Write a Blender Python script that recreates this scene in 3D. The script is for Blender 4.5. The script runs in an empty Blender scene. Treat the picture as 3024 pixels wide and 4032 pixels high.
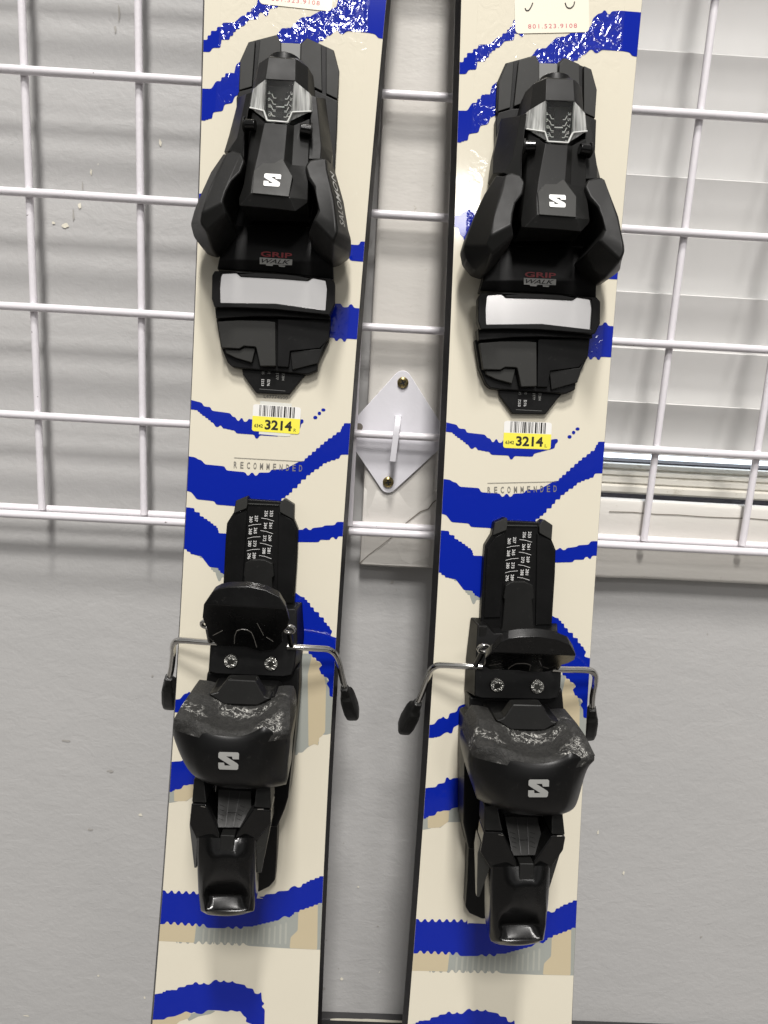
import bpy, bmesh, math, random
from mathutils import Vector, Matrix
from mathutils.geometry import tessellate_polygon

random.seed(5)
scene = bpy.context.scene
COL = scene.collection
MM = 0.001

CAM = [[0.998378,-0.051898,-0.023416,0.243802],[-0.012198,0.206738,-0.97832,-0.546968],[0.055614,0.977019,0.20577,-0.171333],[0,0,0,1]]
LENS = 26.2041
SKI_A = [[0.999671,0.017984,0.018264,0.181355],[0.015895,0.124079,-0.992145,-0.08801],[-0.020109,0.992109,0.123753,-0.245521],[0,0,0,1]]
SKI_B = [[0.999776,-0.006307,0.020198,0.338942],[0.020868,0.13574,-0.990525,-0.096213],[0.003506,0.990724,0.135841,-0.248722],[0,0,0,1]]
SIDE = [4.071,-28.898]


# ---------------------------------------------------------------- camera, world, lamps
cam_data = bpy.data.cameras.new('camera')
cam = bpy.data.objects.new('camera', cam_data)
COL.objects.link(cam)
cam.matrix_world = Matrix(CAM)
cam_data.sensor_fit = 'VERTICAL'
cam_data.sensor_height = 36.0
cam_data.sensor_width = 27.0
cam_data.lens = LENS
cam_data.clip_start = 0.02
cam_data.clip_end = 50.0
scene.camera = cam

world = bpy.data.worlds.new('World')
scene.world = world
world.use_nodes = True
wnt = world.node_tree
wbg = wnt.nodes['Background']
# the room: pale ceiling above, dim shop with an added bright band behind, dark floor below
wtc = wnt.nodes.new('ShaderNodeTexCoord')
wsep = wnt.nodes.new('ShaderNodeSeparateXYZ')
wmap = wnt.nodes.new('ShaderNodeMapRange')
wmap.inputs['From Min'].default_value = -1.0
wmap.inputs['From Max'].default_value = 1.0
wramp = wnt.nodes.new('ShaderNodeValToRGB')
we = wramp.color_ramp.elements
we[0].position = 0.0
we[0].color = (0.02, 0.019, 0.018, 1)
we[1].position = 1.0
we[1].color = (0.61, 0.60, 0.585, 1)
for p_, c_ in ((0.44, (0.06, 0.058, 0.056, 1)), (0.55, (0.20, 0.197, 0.193, 1)), (0.60, (0.88, 0.87, 0.86, 1)), (0.68, (0.80, 0.79, 0.78, 1)), (0.735, (0.36, 0.355, 0.35, 1))):  # bright low band added to give the sliding plate something to mirror
    e_ = we.new(p_)
    e_.color = c_
wnt.links.new(wtc.outputs['Generated'], wsep.inputs[0])
wnt.links.new(wsep.outputs[2], wmap.inputs['Value'])
wnt.links.new(wmap.outputs['Result'], wramp.inputs['Fac'])
wnt.links.new(wramp.outputs['Color'], wbg.inputs['Color'])
wbg.inputs['Strength'].default_value = 0.62

def area(name, loc, target, sx, sy, power, color):
    d = bpy.data.lights.new(name, 'AREA')
    d.shape = 'RECTANGLE'
    d.size = sx
    d.size_y = sy
    d.energy = power
    d.color = color
    o = bpy.data.objects.new(name, d)
    COL.objects.link(o)
    o.location = loc
    dirv = (Vector(target) - Vector(loc)).normalized()
    o.rotation_euler = dirv.to_track_quat('-Z', 'Y').to_euler()
    return o

# high shop ceiling: a tube running away from the wall and a panel behind it
area('ceiling_tube', (0.24, -1.32, 2.30), (0.24, -1.32, 0), 0.20, 0.42, 68, (1.0, 0.968, 0.935))
area('ceiling_panel', (0.27, -2.44, 2.30), (0.27, -2.44, 0), 0.38, 0.74, 94, (1.0, 0.972, 0.942))
area('ceiling_panel_far', (1.12, -4.9, 2.30), (1.12, -4.9, 0), 0.50, 0.90, 52, (1.0, 0.967, 0.94))

scene.view_settings.view_transform = 'Standard'
scene.view_settings.look = 'None'
scene.view_settings.exposure = 0.0
scene.view_settings.gamma = 1.0
scene.view_settings.use_curve_mapping = False
scene.render.engine = 'CYCLES'
scene.render.resolution_x = 768
scene.render.resolution_y = 1024

ART = {
 'blue': [[(-52.4,247.5,'S'),(-49.2,250.91,'S'),(-45.18,256.45,'S'),(-38.99,261.5,'L'),(-32.55,262.1,'L'),(-28.49,266.61,'S'),(-23.72,271.18,'S'),(-20.65,274.21,'S'),(-20.46,276.98,'L'),(-8.29,278.11,'L'),(-9.42,272.85,'L'),(-14.03,271.73,'L'),(-14.53,267.9,'L'),(-15.94,267.42,'L'),(-17.14,269.38,'L'),(-19.28,269.18,'L'),(-19.78,265.34,'L'),(-24.78,264.54,'L'),(-27.43,260.5,'S'),(-31.55,257.01,'S'),(-34.89,252.21,'S'),(-39.18,251.82,'L'),(-39.66,247.28,'L'),(-43.96,246.89,'L'),(-45.26,244.34,'L'),(-49.18,243.64,'L'),(-50.4,239.37,'L'),(-51.94,238.54,'L')],[(-51.76,220.45,'L'),(-49.35,222.76,'L'),(-43.98,223.59,'L'),(-41.34,228.36,'S'),(-36.56,233.32,'S'),(-31.54,234.12,'L'),(-30.71,238.72,'L'),(-9.21,257.33,'L'),(-6.58,261.72,'S'),(-1.57,262.53,'L'),(3.82,268.9,'S'),(8.81,270.05,'L'),(13.68,273.27,'L'),(22.18,276.13,'L'),(22.91,280.88,'L'),(25.64,283.84,'S'),(27.8,284.34,'L'),(28.42,286.11,'L'),(29.91,285.66,'L'),(30.77,283.85,'L'),(32.23,283.95,'L'),(32.84,285.73,'L'),(37.94,286.43,'L'),(49.72,286.22,'L'),(50.63,283.85,'L'),(54.02,282.91,'L'),(53.43,260.55,'L'),(46.35,261.26,'S'),(44.73,263.25,'L'),(41.01,263.69,'L'),(29.23,263.59,'L'),(26.8,261.33,'L'),(25.32,261.58,'L'),(24.1,263.24,'L'),(22.64,263.14,'L'),(19.92,259.81,'S'),(16.47,256.44,'S'),(11.64,251.58,'L'),(-16,228.18,'L'),(-30.8,220.56,'L'),(-32.03,216.6,'L'),(-36.32,215.52,'L'),(-37.19,211.58,'L'),(-42.56,210.41,'L'),(-43.08,206.5,'S'),(-46.63,205.13,'S'),(-50.96,200.53,'L')],[(-50.91,158.57,'L'),(-48.65,160.49,'L'),(-48.36,161.93,'L'),(-45.85,163.15,'L'),(-45.18,164.27,'L'),(-38.75,167.87,'L'),(18.63,141.46,'L'),(35.77,140.69,'L'),(43.97,140.63,'L'),(45.82,140.78,'L'),(46.42,143.01,'L'),(47.53,143.1,'L'),(48.41,141.14,'L'),(51.03,141.06,'L'),(50.61,130.97,'L'),(41.26,131.09,'L'),(40.38,133.06,'L'),(37.79,132.85,'L'),(37.51,131.37,'L'),(35.65,131.36,'L'),(-18.65,140.34,'L'),(-35.33,146.58,'L'),(-39.42,147.06,'L'),(-42.39,147.24,'L'),(-43.67,150.4,'L'),(-45.61,152.08,'L'),(-46.56,155.96,'L'),(-49.23,157.59,'L')],[(31.44,104.66,'L'),(35.92,104.86,'L'),(37.78,105.01,'L'),(39.05,102.9,'L'),(42.18,103.15,'L'),(43.03,105.06,'L'),(44.52,105.17,'L'),(45.79,103.06,'L'),(50.44,103.21,'L'),(49.93,84.37,'L'),(42.55,84.32,'L'),(42.3,82.44,'L'),(40.8,82.32,'L'),(39.93,84.11,'L'),(38.06,83.97,'L'),(37.41,82.43,'L'),(35.91,82.32,'L'),(35.42,84.13,'L'),(29.79,84,'L')],[(-50.08,41.95,'L'),(-42.46,38.78,'S'),(-41.23,36.62,'L'),(-37.12,36.55,'L'),(-36.26,34.37,'L'),(-24.99,33.7,'L'),(-23.37,31.57,'L'),(-21.87,31.68,'L'),(-20.23,29.17,'L'),(-19.13,29.62,'L'),(-18.47,31.18,'L'),(-17.35,31.26,'L'),(-16.47,29.07,'L'),(-14.6,29.2,'L'),(-13.58,31.16,'L'),(-12.06,30.89,'L'),(3.09,29.37,'L'),(17.96,33.1,'L'),(19.85,33.23,'L'),(20.19,31.37,'L'),(18.53,30.12,'L'),(18.31,27.46,'L'),(5.7,23.52,'L'),(5.21,21.6,'L'),(-6.26,21.52,'L'),(-7.27,19.41,'L'),(-8.77,19.3,'L'),(-9.66,21.65,'L'),(-20.57,21.61,'L'),(-21.8,23.41,'S'),(-28.98,24.39,'L'),(-30.58,26.16,'L'),(-31.99,24.55,'L'),(-33.51,24.81,'L'),(-35.14,27.33,'S'),(-38.26,29.73,'S'),(-42.12,32.07,'S'),(-44.84,34.11,'S'),(-49.7,34.35,'L')],[(-51.88,7.35,'L'),(-48.54,8.35,'L'),(-47.58,6.29,'L'),(-44.97,5.14,'L'),(-43.21,3.95,'L'),(-41.07,3.63,'L'),(-38.81,1.19,'L'),(-26.87,0.89,'L'),(-25.45,-1.59,'L'),(-13.9,-1.91,'L'),(-12.49,-3.98,'L'),(-11.24,-3.49,'L'),(-10.3,-1.92,'L'),(-8.94,-1.86,'L'),(-7.8,-3.76,'L'),(-6.28,-3.27,'L'),(-5.53,-1.54,'L'),(1.04,-1.07,'L'),(2.2,0.94,'L'),(10.3,1.73,'L'),(19.69,7.47,'S'),(24.02,11.45,'S'),(31.2,18.57,'S'),(38.41,24.94,'S'),(43.11,28.92,'S'),(44.76,32.76,'L'),(50.07,33.39,'L'),(49.87,14.16,'L'),(44.19,13.14,'L'),(43.61,10.46,'S'),(36.19,7.17,'S'),(26.39,-0.94,'S'),(15.93,-12.51,'S'),(11.86,-16.28,'S'),(-1.15,-28.67,'L'),(-18.64,-23.43,'L'),(-30.63,-23.27,'L'),(-32.03,-21.19,'L'),(-42.73,-20.81,'L'),(-44.55,-18.59,'L'),(-46.36,-16.54,'L'),(-49.92,-13.72,'L')],[(-50.12,-26.07,'S'),(-46.69,-26.35,'S'),(-40.46,-31.21,'S'),(-33.39,-35.18,'S'),(-29.83,-37.6,'S'),(-28.36,-40.98,'L'),(-12.48,-40.74,'L'),(-10.91,-67.44,'L'),(-21.42,-67.86,'L'),(-24.81,-65.83,'S'),(-27.13,-62.89,'L'),(-32.73,-62.69,'L'),(-38.25,-56.01,'S'),(-42.58,-55.32,'S'),(-49.67,-50.88,'S')],[(16.53,-35.65,'L'),(23.87,-35.34,'L'),(25.08,-33.99,'L'),(26.37,-33.94,'L'),(27.32,-35.19,'L'),(29.05,-35.12,'L'),(29.83,-33.79,'L'),(36.25,-32.66,'L'),(37.06,-31.76,'L'),(43.52,-31.06,'L'),(44.68,-28.85,'L'),(49.84,-28.2,'L'),(49.8,-37.7,'L'),(46.16,-37.85,'L'),(45.43,-40.04,'L'),(44.1,-39.66,'L'),(43.15,-38.41,'L'),(41.48,-39.34,'L'),(41.13,-40.65,'L'),(35.07,-40.9,'L'),(34.3,-42.49,'L'),(17.03,-43.56,'L')],[(17.56,-72.41,'L'),(24.04,-76.97,'L'),(25.65,-77.91,'S'),(29.35,-81.26,'S'),(33.99,-86.92,'S'),(40.63,-93.3,'S'),(44.8,-97.45,'S'),(46.44,-98.56,'L'),(45.09,-101.74,'L'),(48.62,-105.53,'S'),(50.52,-107.03,'L'),(50.58,-142.54,'L'),(48.98,-142.19,'L'),(46.95,-141.07,'L'),(46.57,-135.54,'L'),(44.44,-132.84,'L'),(46.26,-130.81,'L'),(44.54,-128.49,'S'),(40.42,-125.48,'S'),(39.1,-123.16,'L'),(41.31,-121.11,'L'),(39.18,-118.43,'S'),(34.61,-114.27,'S'),(23.4,-103.31,'L')],[(-50.52,-150.35,'L'),(-46.28,-148.44,'L'),(-43.86,-144.82,'S'),(-41.72,-144.3,'L'),(-40.92,-142.95,'L'),(-39.53,-144.67,'L'),(-37.79,-144.62,'L'),(-37.11,-141.06,'L'),(-32.82,-140.03,'L'),(-31.71,-136.45,'S'),(-29.18,-135.04,'L'),(-19.26,-133.38,'L'),(-18.51,-146.64,'L'),(-28.96,-146.99,'L'),(-34.03,-149.81,'L'),(-34.68,-153.83,'L'),(-36.42,-153.88,'L'),(-37.34,-153.03,'L'),(-39.05,-153.52,'L'),(-42.39,-156.3,'S'),(-45.83,-157.12,'L'),(-50.58,-157.62,'L')],[(-50.57,-191.8,'L'),(-47.2,-189.46,'L'),(-42.42,-188.88,'L'),(-41.65,-186.79,'L'),(-37.32,-186.04,'L'),(-36.64,-182.43,'L'),(-35.33,-182.39,'L'),(-34.36,-184.16,'L'),(-32.25,-182.75,'L'),(-18.29,-181.44,'L'),(-17.18,-201.2,'L'),(-27.72,-201.5,'L'),(-32.05,-202.52,'L'),(-32.86,-203.9,'L'),(-37.24,-204.02,'L'),(-38.94,-204.97,'L'),(-40.72,-204.57,'L'),(-41.89,-207.3,'S'),(-44.05,-207.81,'S'),(-47.46,-209.71,'S'),(-51.38,-210.27,'L')],[(-53.53,-277,'T'),(-18.09,-276.4,'T'),(-17.2,-278.02,'L'),(-6.1,-278.36,'L'),(12.97,-278.62,'L'),(9.42,-277.43,'L'),(12.99,-277.26,'L'),(13.68,-275.55,'L'),(20.01,-274.82,'L'),(21.1,-273.09,'L'),(27.83,-272.34,'L'),(28.9,-270.19,'L'),(31.59,-268.63,'L'),(33.27,-269.98,'L'),(35.63,-269.44,'L'),(36.27,-266.9,'S'),(40.49,-264.17,'S'),(46.3,-261.37,'S'),(51.74,-259.01,'S'),(52.11,-277.05,'L'),(49.08,-279.73,'S'),(43.65,-282.52,'S'),(38.19,-284.89,'S'),(32.01,-288.56,'S'),(29.75,-290.77,'L'),(28.13,-290.43,'L'),(26.48,-289.66,'L'),(24.94,-290.58,'L'),(22.3,-293.24,'S'),(14.86,-295.7,'S'),(7.42,-298.16,'S'),(1.45,-298.44,'L'),(0.35,-300.18,'L'),(-1.26,-299.83,'L'),(-2.54,-298.37,'L'),(-3.71,-298.68,'L'),(-4.42,-300.4,'L'),(-6.03,-300.05,'L'),(-7.7,-298.61,'L'),(-9.61,-300.05,'L'),(-20.72,-300.32,'L'),(-22,-298.69,'T'),(-52.51,-297.85,'T')],[(-54.45,-350.48,'L'),(-48.47,-350.57,'L'),(-45.46,-346.85,'S'),(-42.78,-344.59,'S'),(-36.04,-343.88,'L'),(-35.33,-342.14,'L'),(-31.35,-341.79,'L'),(-30.63,-340.22,'L'),(-26.66,-339.88,'L'),(-25.95,-338.14,'L'),(-24.36,-338.07,'L'),(-23.47,-339.74,'L'),(-21.09,-339.38,'L'),(-20.36,-338.07,'L'),(-19.1,-339.3,'L'),(-17.08,-339.64,'L'),(-14.07,-336.09,'S'),(-12.48,-335.85,'L'),(-11.61,-337.26,'L'),(-9.6,-337.43,'L'),(-8.48,-335.84,'L'),(-6.79,-337.48,'L'),(-4.39,-337.37,'L'),(-3.27,-336.04,'L'),(-1.97,-337.7,'L'),(4.5,-338.7,'L'),(5.42,-340.8,'L'),(9.45,-341.05,'L'),(10.45,-344.44,'L'),(12.88,-344.77,'L'),(14.39,-342.99,'L'),(15.18,-349.83,'L'),(16.87,-351.05,'L'),(14.98,-353.28,'L'),(17.12,-355.35,'L'),(17.32,-365.79,'L'),(17.61,-377.83,'L'),(10.75,-378.1,'L'),(10.07,-366.09,'L'),(5.94,-364.44,'L'),(6.6,-361.82,'L'),(4.49,-360.19,'L'),(2.29,-356.83,'L'),(0.74,-357.76,'L'),(-3.35,-356.64,'L'),(-4.88,-357.99,'L'),(-9.74,-357.33,'L'),(-16.97,-357.21,'L'),(-20.01,-360.35,'L'),(-23.24,-360.05,'L'),(-24.9,-358.83,'L'),(-26.43,-360.19,'L'),(-29.72,-358.6,'L'),(-32.03,-360.42,'L'),(-36.71,-362.76,'L'),(-40.68,-363.36,'L'),(-42.2,-365.14,'L'),(-48.54,-366.27,'L'),(-51.63,-368.63,'S'),(-55.42,-373,'S')],[(32.98,39.91,'L'),(32.85,40.34,'L'),(32.49,40.69,'L'),(31.97,40.88,'L'),(31.39,40.88,'L'),(30.87,40.69,'L'),(30.51,40.34,'L'),(30.38,39.91,'L'),(30.51,39.48,'L'),(30.87,39.13,'L'),(31.39,38.94,'L'),(31.97,38.94,'L'),(32.49,39.13,'L'),(32.85,39.48,'L')],[(30.5,37.63,'L'),(30.39,38.11,'L'),(30.09,38.49,'L'),(29.64,38.7,'L'),(29.16,38.7,'L'),(28.71,38.49,'L'),(28.41,38.11,'L'),(28.3,37.63,'L'),(28.41,37.15,'L'),(28.71,36.77,'L'),(29.16,36.56,'L'),(29.64,36.56,'L'),(30.09,36.77,'L'),(30.39,37.15,'L')],[(28.38,34.89,'L'),(28.25,35.37,'L'),(27.89,35.75,'L'),(27.37,35.96,'L'),(26.79,35.96,'L'),(26.27,35.75,'L'),(25.91,35.37,'L'),(25.78,34.89,'L'),(25.91,34.41,'L'),(26.27,34.03,'L'),(26.79,33.82,'L'),(27.37,33.82,'L'),(27.89,34.03,'L'),(28.25,34.41,'L')]],
 'slate': [[(-49.82,-51.32,'S'),(-43.89,-54.94,'S'),(-36.4,-58.52,'S'),(-31.78,-64.38,'S'),(-28.63,-66.85,'L'),(-26.65,-71.53,'L'),(-25.38,-71.05,'L'),(-24.67,-68.42,'L'),(-21.37,-68.72,'L'),(-10.89,-67.87,'L'),(-16.81,-55.13,'L')],[(20.78,-114.72,'L'),(33.84,-113.92,'L'),(40.05,-122.05,'S'),(44.57,-130.78,'S'),(47.67,-137.81,'S'),(48.93,-143.58,'L'),(50.12,-161.68,'L'),(46.01,-166.48,'S'),(42.17,-168.52,'S'),(41.64,-174.03,'L'),(39.34,-172.79,'L'),(35.08,-175.32,'L'),(31.79,-179.16,'S'),(26.7,-182.65,'S'),(16.12,-182.78,'L'),(12.89,-128.6,'L')],[(-51.86,-209.38,'L'),(-27.77,-200.6,'L'),(-20.64,-202.2,'L'),(-20.19,-210.32,'L'),(-28.05,-211.44,'L'),(-34.2,-211.61,'L'),(-38.37,-215.79,'S'),(-40.19,-214.48,'L'),(-45.36,-216.43,'L'),(-47.85,-219.21,'S'),(-51.46,-220.66,'L')],[(-55.02,-294.78,'L'),(-18.55,-296.42,'L'),(13.12,-293.25,'L'),(36.46,-282.86,'L'),(52.8,-275.33,'L'),(53.97,-305.76,'L'),(52.02,-306.7,'L'),(47.94,-312.16,'L'),(26.23,-312.13,'L'),(4.98,-311.57,'L'),(2.93,-310.64,'T'),(-37.26,-310.79,'T'),(-38.45,-310.84,'L'),(-49.14,-310.91,'L'),(-52.22,-312.74,'L'),(-54.59,-312.85,'L')],[(-23.28,-359.19,'L'),(-16.99,-356.78,'L'),(-12.12,-357.87,'L'),(-15.21,-360.15,'L'),(-22.33,-362.17,'L'),(-27.75,-365.84,'L'),(-29.57,-361.61,'L')]],
 'tan': [[(34.33,-114.78,'L'),(38.57,-119.45,'S'),(42.03,-125.53,'S'),(44.48,-136.19,'S'),(44.45,-135.71,'L'),(45.45,-164.68,'L'),(42.61,-168.5,'S'),(41.64,-174.03,'L'),(39.34,-172.79,'L'),(35.5,-174.84,'L'),(32.51,-127.42,'L')],[(-46.57,-206.53,'L'),(-33.42,-201.66,'L'),(-33.34,-211.13,'L'),(-38.39,-215.34,'S'),(-45.82,-215.99,'L')],[(-48.21,-296.97,'L'),(-27.21,-297.67,'L'),(-27.72,-311.03,'L'),(-37.65,-310.81,'L'),(-47.95,-310.86,'L')],[(34.52,-283.8,'L'),(46.33,-280.7,'L'),(47.13,-312.11,'L'),(30.23,-311.95,'L'),(30.57,-304.28,'L'),(34.68,-299.43,'L')],[(-49.32,-366.73,'L'),(-39.13,-362.43,'L'),(-29.72,-358.6,'L'),(-26.41,-360.61,'L'),(-27.86,-363.69,'L'),(-33.35,-366.07,'L'),(-36.34,-370.5,'L'),(-52.19,-373.73,'L')]],
 'stripe': [[(-23.08,-300.85,'L'),(-21.97,-300.8,'L'),(-22.05,-311.62,'L'),(-23.17,-311.5,'L')],[(-19.75,-300.69,'L'),(-18.48,-300.63,'L'),(-18.55,-311.46,'L'),(-19.83,-311.34,'L')],[(-16.42,-300.54,'L'),(-15.47,-300.49,'L'),(-15.54,-311.32,'L'),(-16.5,-311.19,'L')],[(-13.09,-300.38,'L'),(-11.98,-300.33,'L'),(-12.04,-311.16,'L'),(-13.16,-311.04,'L')],[(-9.76,-300.23,'L'),(-8.41,-300.16,'L'),(-8.46,-310.99,'L'),(-9.82,-310.89,'L')],[(-6.42,-300.07,'L'),(-5.07,-300.01,'L'),(-5.12,-310.84,'L'),(-6.48,-310.73,'L')],[(-3.09,-299.92,'L'),(-2.21,-299.88,'L'),(-2.26,-310.71,'L'),(-3.14,-310.58,'L')],[(0.25,-299.76,'L'),(1.2,-299.72,'L'),(1.17,-310.55,'L'),(0.2,-310.43,'L')],[(3.59,-299.61,'L'),(4.38,-299.57,'L'),(4.36,-310.41,'L'),(3.55,-310.28,'L')],[(6.93,-299.45,'L'),(8.04,-299.4,'L'),(8.02,-310.24,'L'),(6.9,-310.12,'L')],[(10.27,-299.29,'L'),(11.07,-299.26,'L'),(11.05,-310.1,'L'),(10.25,-309.97,'L')],[(13.57,-298.3,'L'),(14.69,-298.24,'L'),(14.72,-309.93,'L'),(13.6,-309.82,'L')],[(16.92,-298.14,'L'),(18.11,-298.08,'L'),(18.16,-309.78,'L'),(16.95,-309.66,'L')],[(20.2,-296.89,'L'),(21.16,-296.84,'L'),(21.27,-309.63,'L'),(20.3,-309.51,'L')],[(23.48,-295.55,'L'),(24.68,-295.49,'L'),(24.87,-309.47,'L'),(23.66,-309.36,'L')],[(26.75,-294.13,'L'),(27.95,-294.07,'L'),(28.23,-309.32,'L'),(27.02,-309.2,'L')]],
}
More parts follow.
